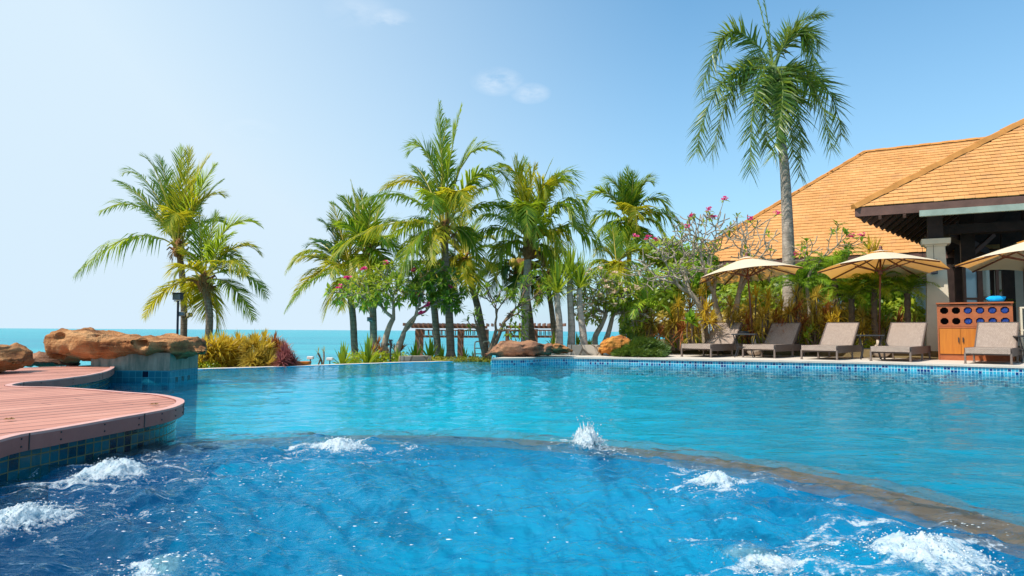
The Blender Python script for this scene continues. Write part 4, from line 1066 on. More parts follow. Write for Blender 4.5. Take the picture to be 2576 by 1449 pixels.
mb = MB(); mb.tube([at(1967, 362, 18.45), at(1962, 330, 18.45), at(1955, 250, 18.45), at(1949, 185, 18.45), at(1948, 166, 18.45)], [.115, .118, .108, .09, .06], 10)
mb.build('crownshaft', 'shaft', rp, smooth=True)

# pygmy date palms in the bed
def pygmy(label, u, v, Y, base_u, L=.95, n=18, seed=1, leaf='lush', base_v=880):
    rnd = random.Random(seed); C = at(u, v, Y); B = at(base_u, base_v, Y); B.z = .1
    root = thing('pygmy_date_palm', label, 'palm tree', B, 'small feathery date palms behind the umbrellas')
    mb = MB(); mid = (B + C) / 2 + V((rnd.uniform(-.08, .08), 0, 0)); mb.tube(spline([B, mid, C], 8), [.07 + .012 * math.sin(k * 2.1) for k in range(17)], 8); mb.build('trunk', 'bark_d', root)
    for k in range(n):
        a = k * 2.39996; q = k / n; el = R(75 - 70 * q + rnd.uniform(-8, 8)); h = V((math.cos(a), math.sin(a), 0)); l = L * rnd.uniform(.8, 1.1)
        mb = MB(); p1 = C + h * l * .5 * math.cos(el) + V((0, 0, l * .55 * math.sin(el) + .12)); p2 = C + h * l * .95 * math.cos(el * .8) + V((0, 0, l * .75 * math.sin(el) - l * .45 * math.cos(el)))
        frond(mb, C, p1, p2, .26, 30, .4, .5, 0, 1, .018, .15, False, .012, rnd.uniform(-.4, .4), rnd); mb.build('frond', [leaf, 'rachis_g'], root)
for i, a in enumerate([('bright feathery date palm right behind the second umbrella pole', 2200, 728, 16.2, 2205), ('feathery date palm between the second umbrella and the cream column', 2282, 738, 16.0, 2286),
    ('tall feathery date palm left of the second umbrella', 2096, 690, 17.2, 2104), ('feathery date palm at the foot of the royal palm', 2010, 720, 17.4, 2016), ('low feathery date palm under the left edge of the second umbrella', 2142, 752, 16.4, 2145)]):
    pygmy(a[0], a[1], a[2], a[3], a[4], seed=60 + i, L=1.0 if i != 2 else 1.15)

# ------------------------------------------------------------------ frangipani trees
def kmeans2(pts, rnd):
    a, b = rnd.sample(pts, 2)
    for _ in range(5):
        A = [p for p in pts if (p - a).length <= (p - b).length]; B = [p for p in pts if (p - a).length > (p - b).length]
        if not A or not B: return pts[:len(pts) // 2], pts[len(pts) // 2:]
        a = sum(A, V()) / len(A); b = sum(B, V()) / len(B)
    return A, B
def grow(mb, s, r, pts, rnd, ends, rmin=.011, wig=.10, lastdir=V((0, 0, 1)), f0=.42):
    if len(pts) == 1:
        e = pts[0]; d = e - s; m1 = s + d * .5 + V((rnd.uniform(-1, 1), rnd.uniform(-1, 1), rnd.uniform(-1.2, .2))) * d.length * wig
        q = spline([s, m1, e], 4); mb.tube(q, [r + (rmin - r) * k / (len(q) - 1) for k in range(len(q))], 5, 0)
        ends.append((e, (q[-1] - q[-2]).normalized())); return
    for g in kmeans2(pts, rnd):
        c = sum(g, V()) / len(g); f = f0 if len(g) > 1 else .6
        if len(g) == 1: grow(mb, s, max(rmin, r * .62), g, rnd, ends, rmin, wig); continue
        nd = s.lerp(c, f * rnd.uniform(.8, 1.15)); d = nd - s
        m1 = s + d * .5 + V((rnd.uniform(-1, 1), rnd.uniform(-1, 1), rnd.uniform(-1.0, .1))) * d.length * wig
        r2 = max(rmin, r * (.58 + .22 * len(g) / len(pts)))
        q = spline([s, m1, nd], 4); mb.tube(q, [r * .92 + (r2 - r * .92) * k / (len(q) - 1) for k in range(len(q))], 6, 0)
        grow(mb, nd, r2, g, rnd, ends, rmin, wig)
def frangipani(name, label, Y, stems, crowns, leafp, leafL, mats, flower=None, seed=1, r0=.09, base_z=0.0, nleaf=7, group='frangipani trees', fpos=(), rmin=.012, flow_p=0.0, lw=.32, split_u=None):
    """stems: list of trunk polylines in picture coordinates; crowns: per stem list of (u, v, ru, rv, depth radius, count)"""
    rnd = random.Random(seed)
    b = at(stems[0][0][0], stems[0][0][1], Y); b.z = base_z
    root = thing(name, label, 'tree', b, group)
    tr = MB(); ends = []
    for st, cr in zip(stems, crowns):
        p = [at(u, v, Y + (.0 if len(st[0]) < 3 else 0)) for u, v in st]; p[0] = V((p[0].x, p[0].y, base_z))
        q = spline(p, 6); tr.tube(q, [r0 * (1.15 - .45 * k / (len(q) - 1)) for k in range(len(q))], 8, 0)
        pts = []
        for (u, v, ru, rv, rd, cnt) in cr:
            for _ in range(cnt):
                while True:
                    x, y, z = rnd.uniform(-1, 1), rnd.uniform(-1, 1), rnd.uniform(-1, 1)
                    if .25 < x * x + y * y + z * z < 1: break
                pts.append(at(u + x * ru, v + z * rv, Y + y * rd))
        grow(tr, q[-1], r0 * .68, pts, rnd, ends, rmin)
    tr.build('trunk', mats[0], root, smooth=True)
    lf = MB(); fl = MB(); umid = at(split_u, 700, Y).x if split_u else None
    for e, d in ends:
        if rnd.random() < leafp:
            for k in range(nleaf):
                a = k * 2.4 + rnd.random(); s = d.orthogonal().normalized(); t = d.cross(s)
                dd = (s * math.cos(a) + t * math.sin(a)) * 1.0 + d * rnd.uniform(.1, 1.1)
                paddle(lf, e - d * rnd.uniform(0, .07), dd, leafL * rnd.uniform(.65, 1.15), leafL * lw, 1 if umid is not None and e.x + rnd.gauss(0, .25) < umid else 0)
        if flower and rnd.random() < flow_p:
            for k in range(5): blossom(fl, e + d * .05 + V((rnd.uniform(-.05, .05), rnd.uniform(-.05, .05), rnd.uniform(-.01, .06))), .045, 0, 5, rnd)
    for (u, v) in fpos:
        c = at(u, v, Y - .35)
        near = min(ends, key=lambda q: (q[0] - c).length)[0]
        tr2 = MB()
        for k in range(7): blossom(fl, c + V((rnd.uniform(-.06, .06), rnd.uniform(-.05, .05), rnd.uniform(-.04, .05))), .05, 0, 5, rnd)
        stem = MB(); stem.tube([near, (near + c) / 2 + V((0, 0, -.03)), c], [.012, .009, .006], 4); stem.build('twig', mats[0], root)
        for k in range(4):
            a = k * 1.7; paddle(lf, c - V((0, 0, .04)), V((math.cos(a), math.sin(a), -.15)), leafL * .8, leafL * .28)
    if lf.f: lf.build('crown', [mats[1], mats[2]] if len(mats) > 2 else mats[1], root)
    if fl.f: fl.build('blossoms', flower, root)
    return root
frangipani('frangipani_tree', 'pink-flowered frangipani with two forked bare trunks in front of the middle palms', 15.9, [[(966, 905), (968, 865), (978, 825), (990, 800)], [(1004, 905), (1000, 880), (1012, 850), (1016, 835)]],
           [[(900, 735, 78, 42, .7, 40), (985, 715, 65, 62, .8, 72)], [(1075, 710, 85, 60, .8, 100), (1132, 752, 46, 34, .6, 40)]], 1.0, .21, ('bark', 'frangi', 'frangi_y'), 'pink', 51, .075, -.25, 10, split_u=1030,
           fpos=((915, 679), (875, 700), (970, 662), (1041, 680), (1047, 742), (1062, 787), (1072, 768), (1132, 721), (855, 722)))
frangipani('frangipani_tree', 'sparse spreading frangipani with dark green leaves right behind the dark overhanging rock', 15.7, [[(1224, 898), (1212, 870), (1206, 840)], [(1228, 898), (1252, 850), (1268, 810)], [(1226, 898), (1240, 860), (1248, 830)]],
           [[(1195, 800, 28, 45, .3, 7)], [(1340, 730, 50, 50, .5, 26), (1310, 790, 45, 18, .4, 8)], [(1245, 735, 55, 32, .5, 18), (1290, 835, 35, 20, .3, 8)]], .97, .21, ('bark_d', 'frangi'), None, 52, .05, -.1, 8, lw=.25)
frangipani('frangipani_tree', 'bushy pale green frangipani covered in cream blossoms behind the stone wall', 16.8, [[(1500, 885), (1497, 850), (1512, 820), (1525, 790)], [(1508, 885), (1528, 845), (1540, 800)]],
           [[(1480, 770, 50, 50, .8, 55), (1510, 720, 55, 45, .8, 60)], [(1555, 740, 50, 50, .8, 70), (1590, 790, 50, 45, .6, 40)]], .97, .17, ('bark', 'frangi_y'), 'cream', 53, .07, 0, 8, flow_p=.38)
frangipani('frangipani_tree', 'large bare-branched frangipani with a few pink blossoms behind the first umbrella', 16.6, [[(1776, 862), (1772, 815), (1760, 770), (1735, 735)], [(1806, 850), (1812, 815), (1800, 770), (1795, 735)], [(1810, 850), (1835, 808), (1850, 780), (1858, 740)]],
           [[(1660, 690, 100, 55, 1.0, 110), (1700, 620, 90, 40, .9, 75)], [(1775, 580, 95, 62, 1.0, 150), (1760, 680, 80, 40, .9, 66)], [(1890, 600, 75, 65, .9, 105), (1905, 680, 80, 40, .8, 60)]], .07, .2, ('bark', 'frangi_y'), 'pink', 54, .085, .1, 7,
           fpos=((1741, 542), (1729, 571), (1630, 599), (1652, 604), (1822, 500), (1783, 527), (1887, 550), (1956, 536), (1598, 592), (1795, 548)), rmin=.014)
frangipani('frangipani_tree', 'low frangipani reaching right over the bed between the royal palm and the second umbrella', 17.2, [[(2034, 850), (2036, 780), (2030, 720), (2040, 680)]],
           [[(2100, 605, 75, 45, .5, 24), (2010, 640, 45, 50, .5, 12)]], .6, .24, ('bark', 'frangi'), 'pink', 55, .05, .1, 7, fpos=((2005, 640), (2165, 592), (2140, 594)), rmin=.012)

# ------------------------------------------------------------------ cordylines, strap plants, spiky trees
CG = 'cordyline shrubs in the beds'
def cordyline(label, heads, Y, base, mat, L=.34, n=34, seed=1, w=.028, droop=.55, base_z=None, group=CG, name='cordyline', cat='shrub', stem=.018):
    rnd = random.Random(seed); B = at(base[0], base[1], Y)
    if base_z is not None: B.z = base_z
    root = thing(name, label, cat, B, group)
    st = MB()
    for (u, v) in heads:
        c = at(u, v, Y + rnd.uniform(-.25, .25)); b = B + V((rnd.uniform(-.08, .08), rnd.uniform(-.08, .08), 0))
        st.tube(spline([b, (b + c) / 2 + V((rnd.uniform(-.05, .05), 0, .0)), c], 4), stem, 5)
        mb = MB(); strap_rosette(mb, c, n, L * rnd.uniform(.85, 1.15), w, .3, droop, 0, rnd, V((rnd.uniform(-.35, .35), rnd.uniform(-.45, .1), 1))); mb.build('leaf_head', mat, root)
    st.build('stem', 'bark_d', root)
HL = [('yellow cordyline clump just right of the sandstone slab tip', [(515, 880), (538, 872), (500, 905), (525, 905)], 490, 'drac_y'), ('golden cordyline with tall crown beside the short left palm', [(560, 862), (575, 880), (548, 893), (566, 905)], 562, 'drac_y'),
      ('yellow cordyline in the middle of the left clump', [(600, 866), (612, 885), (588, 890), (598, 908)], 600, 'drac_y'), ('orange-tipped cordyline left of the red one', [(640, 868), (628, 890), (652, 900), (633, 910)], 640, 'drac_m'),
      ('yellow-topped cordyline against the sea in the left clump', [(664, 858), (672, 880), (655, 885)], 664, 'drac_y'), ('large red cordyline ball at the right of the left clump', [(690, 866), (702, 880), (684, 890), (712, 895), (694, 908), (676, 908)], 694, 'drac_r'),
      ('small purple cordyline at the far right end of the left clump', [(722, 893), (730, 905), (716, 908)], 722, 'drac_p'), ('low reddish cordyline under the slab tip', [(470, 915), (486, 918)], 474, 'drac_m'), ('low mixed cordyline at the water edge of the left clump', [(612, 915), (580, 915), (546, 918)], 580, 'drac_m'), ('low golden cordyline in front of the red ball', [(650, 912), (670, 914)], 662, 'drac_m')]
for i, (lab, hd, bu, mat) in enumerate(HL):
    rq = random.Random(400 + i); more = [(a + rq.uniform(-20, 20), min(920, b + rq.uniform(2, 22))) for a, b in hd for _ in (0, 1)]
    cordyline(lab, hd + more, 13.1 + (i % 3) * .3, (bu, 935), mat, .31, 64, 100 + i, .024, .45, -.3)
cordyline('wispy dry cordyline alone before the sea left of the strap plants', [(800, 888), (815, 885), (806, 905)], 14.4, (808, 925), 'drac_m', .17, 12, 121, .012, .4, -.3)
cordyline('red cordyline beside the big green strap plant', [(950, 868), (940, 882), (958, 884)], 15.8, (948, 905), 'drac_r', .26, 26, 122, .024, .5, -.2)
cordyline('dull red cordyline at the foot of the pink frangipani', [(985, 872), (996, 884), (975, 890), (1010, 880)], 16.3, (990, 905), 'drac_r', .26, 26, 123, .024, .5, -.2)
def strap(label, u, v, Y, L, n, mat='strap', w=.07, seed=1, bz=-.2, up_=.5):
    rnd = random.Random(seed); B = at(u, v, Y); B.z = bz
    root = thing('strap_leaf_plant', label, 'plant', B, 'strap-leaved plants along the pool edge')
    mb = MB(); strap_rosette(mb, B, n, L, w, up_, .6, 0, rnd); mb.build('leaves', mat, root)
for i, a in enumerate([('big arching bright green strap plant at the infinity edge', 925, 910, 14.9, .62, 26), ('flat spreading strap plant at the left of the green group on the infinity edge', 862, 915, 14.3, .5, 22), ('strap plant right under the pink frangipani trunks', 1000, 905, 15.2, .4, 18), ('strap plant left of the pergola post', 1045, 895, 16.2, .5, 20),
     ('upright strap plant in front of the pergola', 1082, 893, 16.6, .6, 22), ('strap plant between the pergola post and the tallest palm', 1112, 898, 16.4, .42, 18), ('small strap plant right of the tallest palm', 1168, 896, 16.6, .36, 16), ('small yellow-green tuft at the base of the slim spiky trees', 1392, 872, 16.2, .34, 16), ('yellow tuft between two spiky tree trunks', 1452, 872, 16.2, .32, 16), ('low tuft by the last spiky tree trunk', 1482, 874, 16.2, .26, 14), ('strap plant beside the pool handrail', 1195, 894, 16.8, .34, 16)]):
    strap(a[0], a[1], a[2], a[3], a[4] * 1.2, int(a[5] * 1.5), seed=140 + i, w=.075 if a[4] > .45 else .05, bz=-.24 if a[1] < 1300 else .15)

def spiky(label, top, trunk, Y, seed, L=.9, n=60):
    rnd = random.Random(seed); tp = [at(u, v, Y) for u, v in trunk]; tp[0].z = min(tp[0].z, 0.02); C = at(top[0], top[1], Y)
    root = thing('spiky_tree', label, 'tree', tp[0], 'slim spiky-headed trees')
    q = spline(tp + [C], 8); mb = MB(); mb.tube(q, [.095 + (.06 - .095) * k / (len(q) - 1) + .02 * max(0, 1 - k / 6) for k in range(len(q))], 8); mb.build('trunk', 'trunk_pale', root, smooth=True)
    mb = MB(); strap_rosette(mb, C, n, L, .05, 1.1, .22, 0, rnd, V((0, -.1, 1))); mb.build('crown', 'strap', root)
spiky('left slim spiky tree with upright green sword leaves', (1402, 738), [(1406, 878), (1407, 840), (1406, 800), (1402, 765)], 15.9, 71)
spiky('middle slim spiky tree with the tallest thin trunk', (1434, 702), [(1436, 878), (1438, 830), (1436, 780), (1433, 730)], 16.1, 72)
spiky('right slim spiky tree with a bent thin trunk', (1457, 726), [(1470, 878), (1468, 850), (1462, 800), (1458, 760)], 16.0, 73)

# right-hand bed of cordylines
RB = [(1640, 815, 'drac_m', 'reddish-gold cordyline beside the arching young palm'), (1660, 842, 'drac_r', 'low red cordyline behind the dark green shrub'), (1688, 790, 'drac_m', 'spiky gold cordyline left of the bare frangipani trunk'), (1706, 772, 'drac_y', 'tall yellow cordyline left of the bare frangipani trunk'), (1720, 828, 'drac_r', 'brownish red cordyline above the hedge'),
      (1736, 738, 'drac_m', 'high cordyline head among the bare branches'), (1776, 728, 'drac_y', 'yellow cordyline head under the left edge of the first umbrella'), (1774, 780, 'drac_y', 'gold cordyline left of the forked trunk'), (1752, 812, 'drac_m', 'mixed cordyline just above the yellow hedge'), (1800, 822, 'drac_r', 'red cordyline behind the first lounger'), (1838, 770, 'drac_m', 'cordyline beside the forked trunk'),
      (1858, 812, 'drac_m', 'low cordyline left of the first umbrella pole'), (1882, 816, 'drac_r', 'orange-red cordyline beside the first umbrella pole'), (1902, 746, 'drac_y', 'yellow cordyline right of the first umbrella pole'), (1932, 752, 'drac_y', 'second yellow cordyline right of the first umbrella pole'), (1918, 800, 'drac_m', 'cordyline above the first side table'), (1950, 806, 'drac_r', 'reddish cordyline behind the second lounger'),
      (1967, 772, 'drac_y', 'golden cordyline left of the royal palm foot'), (2004, 782, 'drac_r', 'red-tipped cordyline right of the royal palm foot'), (2003, 744, 'drac_m', 'tall mixed cordyline before the royal palm'), (2030, 818, 'drac_m', 'low cordyline between the second and third loungers'), (2052, 746, 'drac_m', 'thick-stemmed cordyline behind the third lounger'), (2050, 798, 'drac_m', 'cordyline behind the left corner of the third lounger'), (2080, 770, 'drac_r', 'reddish cordyline under the date palms'),
      (2108, 800, 'drac_y', 'yellow cordyline above the third lounger'), (2140, 815, 'drac_m', 'cordyline left of the second umbrella pole'), (2170, 800, 'drac_m', 'dry cordyline behind the second side table'), (2196, 810, 'drac_y', 'yellow cordyline beside the second umbrella pole'), (2226, 826, 'drac_m', 'cordyline right of the second umbrella pole'), (2258, 812, 'drac_r', 'dark red cordyline behind the fourth lounger'), (2300, 815, 'drac_m', 'cordyline left of the cream column'), (1990, 830, 'drac_m', 'small cordyline at the bed edge behind the second lounger')]
for i, (u, v, mat, lab) in enumerate(RB):
    rnd = random.Random(200 + i)
    hd = [(u, v), (u + rnd.uniform(-18, 18), v + rnd.uniform(14, 34)), (u + rnd.uniform(-16, 16), v + rnd.uniform(26, 50))]
    cordyline(lab, [h for h in hd if h[1] < 856], 16.2 + rnd.uniform(-.2, .9), (u + rnd.uniform(-6, 6), 870), mat, .42, 40, 200 + i, .026, .6, .1)
cordyline('broad-leaved bright green plant in front of the red cordylines', [(1738, 812), (1730, 806), (1746, 808)], 16.0, (1738, 850), 'lush', .3, 9, 260, .10, .3, .15, 'broad-leaved green plants', 'broad_leaf_plant', 'plant')
cordyline('broad-leaved light green plant behind the third lounger', [(2038, 838), (2050, 830), (2028, 850), (2060, 848)], 16.0, (2042, 872), 'strap', .22, 9, 261, .08, .3, .15, 'broad-leaved green plants', 'broad_leaf_plant', 'plant')
cordyline('pale yellow fan-leaved tuft above the second umbrella', [(2186, 628), (2200, 640)], 18.6, (2190, 800), 'drac_y', .5, 34, 262, .03, .2, .1, None, 'fan_palm', 'palm tree', .04)
cordyline('pale green fan tuft left of the second umbrella top', [(2120, 668), (2100, 676)], 18.4, (2110, 800), 'strap', .45, 30, 263, .03, .3, .1, None, 'fan_palm', 'palm tree', .04)

def leafmass(name, label, cat, blobs, mat, size, per, seed, group=None, base=None, needle=False):
    rnd = random.Random(seed); mb = MB()
    for (c, rx, ry, rz_) in blobs:
        for _ in range(per):
            while True:
                d = V((rnd.uniform(-1, 1), rnd.uniform(-1, 1), rnd.uniform(-.6, 1)))
                if .2 < d.length < 1: break
            d.normalize(); k = rnd.uniform(.72, 1.04) + .18 * mnoise.noise(V((d.x * 3 + c.x, d.y * 3, d.z * 3 + seed)))
            p = c + V((d.x * rx * k, d.y * ry * k, d.z * rz_ * k))
            if p.z < c.z - rz_ * .8: continue
            n = (d + V((rnd.uniform(-.7, .7), rnd.uniform(-.7, .7), rnd.uniform(-.2, .9)))).normalized()
            l = size * rnd.uniform(.6, 1.3); s = n.orthogonal().normalized()
            if needle:
                t = (d * .8 + V((rnd.uniform(-1, 1), rnd.uniform(-1, 1), .2)) * .7).normalized(); s = t.orthogonal().normalized() * l * .16
                mb.face([p - s, p + s, p + t * l])
            else:
                t = n.cross(s); a = rnd.random() * 6.28; q = (s * math.cos(a) + t * math.sin(a)); w = n.cross(q)
                mb.face([p, p + q * l * .5 + w * l * .32, p + q * l, p + q * l * .5 - w * l * .32])
    o = mb.build(name, mat); return tag(o, label, cat, group)
rnd = random.Random(5)
bl = []
for k in range(11):
    u = 1690 + k * 15; p = at(u, 862 - (k % 3), 17.3); bl.append((V((p.x, p.y, .30 + rnd.uniform(-.03, .03))), .2, .25, .17 + rnd.uniform(-.02, .03)))
leafmass('clipped_hedge', 'low bright yellow-green hedge on the stacked stone wall left of the first lounger', 'hedge', bl, 'hedge', .05, 420, 6, 'low hedges')
bl = []
for k in range(8):
    u = 1872 + k * 14; p = at(u, 862, 17.2); bl.append((V((p.x, p.y, .28 + rnd.uniform(-.04, .04))), .18, .25, .18))
leafmass('clipped_hedge', 'low yellow-green hedge under the first side table', 'hedge', bl, 'hedge', .05, 360, 7, 'low hedges')
bl = []
for k in range(9):
    u = 2012 + k * 17; p = at(u, 868, 16.6); bl.append((V((p.x, p.y, .24 + rnd.uniform(-.05, .05))), .18, .25, .17))
leafmass('clipped_hedge', 'low yellow-green hedge behind the third lounger', 'hedge', bl, 'hedge', .05, 320, 8, 'low hedges')
bl = []
for k in range(6):
    u = 2170 + k * 24; p = at(u, 872, 16.2); bl.append((V((p.x, p.y, .22 + rnd.uniform(-.05, .04))), .16, .25, .15))
leafmass('clipped_hedge', 'patchy low hedge behind the second side table', 'hedge', bl, 'hedge', .05, 260, 9, 'low hedges')
bl = [(V((at(u, 880, 15.3).x, 15.3 + dy, z)), rx, .4, rz_) for (u, z, rx, rz_, dy) in ((1568, .07, .24, .10, -.1), (1592, .14, .26, .17, 0), (1615, .2, .28, .22, .1), (1640, .19, .26, .2, .15), (1660, .12, .2, .14, .1), (1600, .07, .3, .1, -.25), (1635, .06, .3, .1, -.2))]
leafmass('juniper_shrub', 'feathery dark green juniper spreading right of the orange boulder', 'shrub', bl, 'conifer', .075, 1500, 10, None, None, True)
bl = [(V((gnd(u, 905, -.1).x, gnd(u, 905, -.1).y + .25, -.14)), .28, .22, .11) for u in (1090, 1112, 1135, 1160, 1182, 1205, 1222)]
leafmass('creeper', 'low yellowish creeper spilling over the pool rim at the foot of the tallest palm', 'ground cover', bl, 'moss', .04, 420, 11)
bl = [(V((at(u, 915, Y).x, Y, -.14)), .25, .25, .22) for (u, Y) in ((955, 15.3), (970, 15.5), (995, 15.8), (1020, 15.8), (880, 14.8), (905, 15.2), (930, 15.4))]
leafmass('yellow_shrub', 'bright yellow-green low shrub at the foot of the pink frangipani', 'shrub', bl, 'hedge', .06, 300, 12)
bl = [(V((at(u, 925, 12.9).x, 12.9, -.2)), .22, .2, .17) for u in (440, 460, 482, 505, 528)]
leafmass('yellow_shrub', 'low bright yellow shrub at the water edge under the slab tip', 'shrub', bl, 'hedge', .05, 320, 13)
# deeper greenery that closes the bed in front of the building
def bush(label, u, v, Y, ru, rv, mat, seed, n=900, size=.16):
    k = Y / F; c = at(u, v, Y)
    leafmass('leafy_bush', label, 'bush', [(c, ru * k, .6, rv * k), (c + V((ru * k * .4, .2, -rv * k * .3)), ru * k * .7, .5, rv * k * .7)], mat, size, n, seed, 'leafy bushes at the back of the bed')
bush('dark leafy bush behind the bare frangipani at its left', 1660, 740, 19.5, 60, 60, 'frangi_y', 301)
bush('pale green foliage between the bare frangipani branches and the roof edge at their left', 1668, 640, 21.5, 62, 42, 'frangi_y', 321, 900, .15)
bush('bright green foliage filling the middle of the bare frangipani before the roof', 1745, 655, 21.8, 60, 45, 'lush', 322, 900, .14)
bush('olive foliage at the right of the bare frangipani left of the royal palm trunk', 1880, 700, 20.5, 75, 40, 'frangi_y', 323, 900, .14)
bush('green leafy bush behind the middle of the bare frangipani', 1740, 700, 19.8, 70, 50, 'lush', 302)
bush('dark green bush between the arching young palm and the frangipani trunk', 1600, 820, 18, 40, 38, 'frangi', 303, 600)
bush('green bush at the back under the first umbrella', 1860, 760, 19.2, 70, 50, 'frangi_y', 304)
bush('dark bush behind the royal palm foot', 1985, 760, 19.2, 60, 70, 'frangi_y', 305)
bush('feathery green bush between the umbrellas', 2070, 710, 18.9, 60, 50, 'lush', 306, 1100, .13)
bush('bushy greenery behind the second umbrella', 2200, 740, 18.6, 90, 50, 'lush', 307, 1100)
bush('low leafy growth behind the third lounger', 2090, 800, 18.0, 120, 40, 'drac_m', 308, 900)
bush('low leafy growth right behind the second umbrella pole', 2270, 800, 17.7, 60, 45, 'frangi_y', 309, 700)
bush('low dry growth behind the first umbrella pole', 1890, 810, 18.3, 110, 38, 'drac_m', 310, 900)
bush('low reddish growth left of the bare frangipani trunk', 1690, 820, 18.4, 70, 36, 'drac_m', 311, 700, .14)

# ------------------------------------------------------------------ loungers
LA = R(41); lax = V((math.sin(LA), math.cos(LA), 0)); lay = V((-math.cos(LA), math.sin(LA), 0))
def make_lounger(label):
    # local frame: +X from foot to head, +Y to the left (seen from the foot)
    root = thing('sun_lounger', label, 'sun lounger', (0, 0, 0), 'woven sun loungers along the pool')
    w = .335
    mb = MB()
    def slab(x0, x1, z0, z1, m=0):
        mb.face([(x0, -w, z1), (x1, -w, z1), (x1, w, z1), (x0, w, z1)], m, [(0, x0), (0, x1), (2 * w, x1), (2 * w, x0)])
        mb.face([(x0, w, z0), (x0, -w, z0), (x0, -w, z1), (x0, w, z1)], m, [(2 * w, z0), (0, z0), (0, z1), (2 * w, z1)])
        mb.face([(x1, -w, z0), (x1, w, z0), (x1, w, z1), (x1, -w, z1)], m, [(0, z0), (2 * w, z0), (2 * w, z1), (0, z1)])
        for s in (-1, 1): mb.face([(x0, s * w, z0), (x1, s * w, z0), (x1, s * w, z1), (x0, s * w, z1)], m, [(x0, z0), (x1, z0), (x1, z1), (x0, z1)])
        mb.face([(x0, -w, z0), (x0, w, z0), (x1, w, z0), (x1, -w, z0)], m, [(0, x0), (2 * w, x0), (2 * w, x1), (0, x1)])
    slab(0, 1.18, .185, .285); mb.build('seat', 'wicker', root, True, bevel=.012)
    mb = MB()
    for s in (-1, 1): mb.box((1.0, s * (w + .012), .215), (1.9, .022, .15))
    mb.box((1.93, 0, .215), (.03, 2 * w, .14)); mb.box((.6, 0, .172), (1.15, 2 * w - .02, .02)); mb.build('side_frame', 'wicker_d', root, True, bevel=.005)
    an = R(41); d = V((math.cos(an), 0, math.sin(an))); nn = V((-math.sin(an), 0, math.cos(an))); h0 = V((1.19, 0, .275)); Lb = .74
    mb = MB(); c = h0 + d * Lb / 2; mb.box(c, (Lb, 2 * w - .03, .035), 0, ax=(d, V((0, 1, 0)), nn), uv=True); mb.build('backrest', 'wicker', root, True, bevel=.01)
    mb = MB()
    for s in (-1, 1): mb.bar(h0 + V((0, s * (w - .005), 0)) - nn * .01, h0 + d * (Lb + .01) + V((0, s * (w - .005), 0)) - nn * .01, .025, .055)
    mb.bar(h0 + d * Lb + V((0, -w, 0)), h0 + d * Lb + V((0, w, 0)), .03, .05)
    for s in (-1, 1): mb.bar(h0 + d * Lb * .6 + V((0, s * w * .6, 0)) - nn * .03, V((1.78, s * w * .6, .2)), .02, .02)
    mb.build('back_frame', 'wicker_d', root, True)
    for (x, s, dx) in ((.025, -1, 0), (.025, 1, 0), (1.12, -1, 0), (1.12, 1, 0), (1.86, -1, .05), (1.86, 1, .05)):
        mb = MB(); mb.bar((x, s * (w + .008), .2), (x + dx, s * (w + .008), 0), .03, .038, upv=(1, 0, 0)); mb.box((x + dx, s * (w + .008), .006), (.05, .045, .012)); mb.build('leg', 'legmetal', root, True)
    return root
LP = [(1789, 899.6, 'woven sun lounger at the far left of the row beside the yellow hedge'), (1949, 901.5, 'woven sun lounger whose backrest is darkened by the umbrella shade'), (2106, 906.3, 'woven sun lounger in the middle of the row left of the second umbrella'), (2291, 911, 'woven sun lounger right of the second umbrella before the cream column'), (2545, 918, 'woven sun lounger in front of the towel cabinet')]
proto = None
for i, (u, v, lab) in enumerate(LP):
    o = make_lounger(lab) if proto is None else copy_tree(proto)
    if proto is None: proto = o
    o['label'] = lab
    c = gnd(u, v, 0.001)
    # right foot corner -> root: local +X = lax, local +Y = left
    o.rotation_euler = (0, 0, math.atan2(lax.y, lax.x)); o.location = c - lax * .03 + lay * .343
    o.location.z = 0.0005

# ------------------------------------------------------------------ side tables and umbrellas
def side_table(label, u, v, Y, tray=False):
    c = at(u, v, Y); zt = c.z
    root = thing('side_table', label, 'side table', (c.x, c.y, 0), 'small black side tables')
    mb = MB(); mb.box((c.x, c.y, zt), (.50, .50, .03), rz=R(-25)); mb.build('tabletop', 'black', root, bevel=.008)
    for k in range(4):
        a = R(-25 + 45 + 90 * k); h = V((math.cos(a), math.sin(a), 0)); b = V((c.x, c.y, 0))
        mb = MB(); mb.tube(spline([b + h * .30 + V((0, 0, zt - .015)), b + h * .24 + V((0, 0, zt * .62)), b + h * .2 + V((0, 0, zt * .4)), b + h * .27 + V((0, 0, 0))], 4), .012, 6); mb.build('leg', 'black', root)
    mb = MB()
    b = V((c.x, c.y, zt * .45)); mb.tube([b + V((math.cos(a) * .2, math.sin(a) * .2, 0)) for a in [R(-25 + 45 + 90 * k) for k in range(5)]], .008, 5); mb.build('stretcher', 'black', root)
    if tray:
        o = MB(); o.tube([V((c.x - .02, c.y, zt + .016)), V((c.x - .02, c.y, zt + .07))], [.12, .13], 14); tag(o.build('tray', 'black'), 'round black tray lying on the first side table', 'tray')
side_table('black side table beside the first umbrella pole', 1873, 841, 15.1, True)
side_table('black side table beside the second umbrella pole', 2189, 844, 14.3)
side_table('black side table cut by the right picture edge beside the last lounger', 2592, 846.5, 13.0)

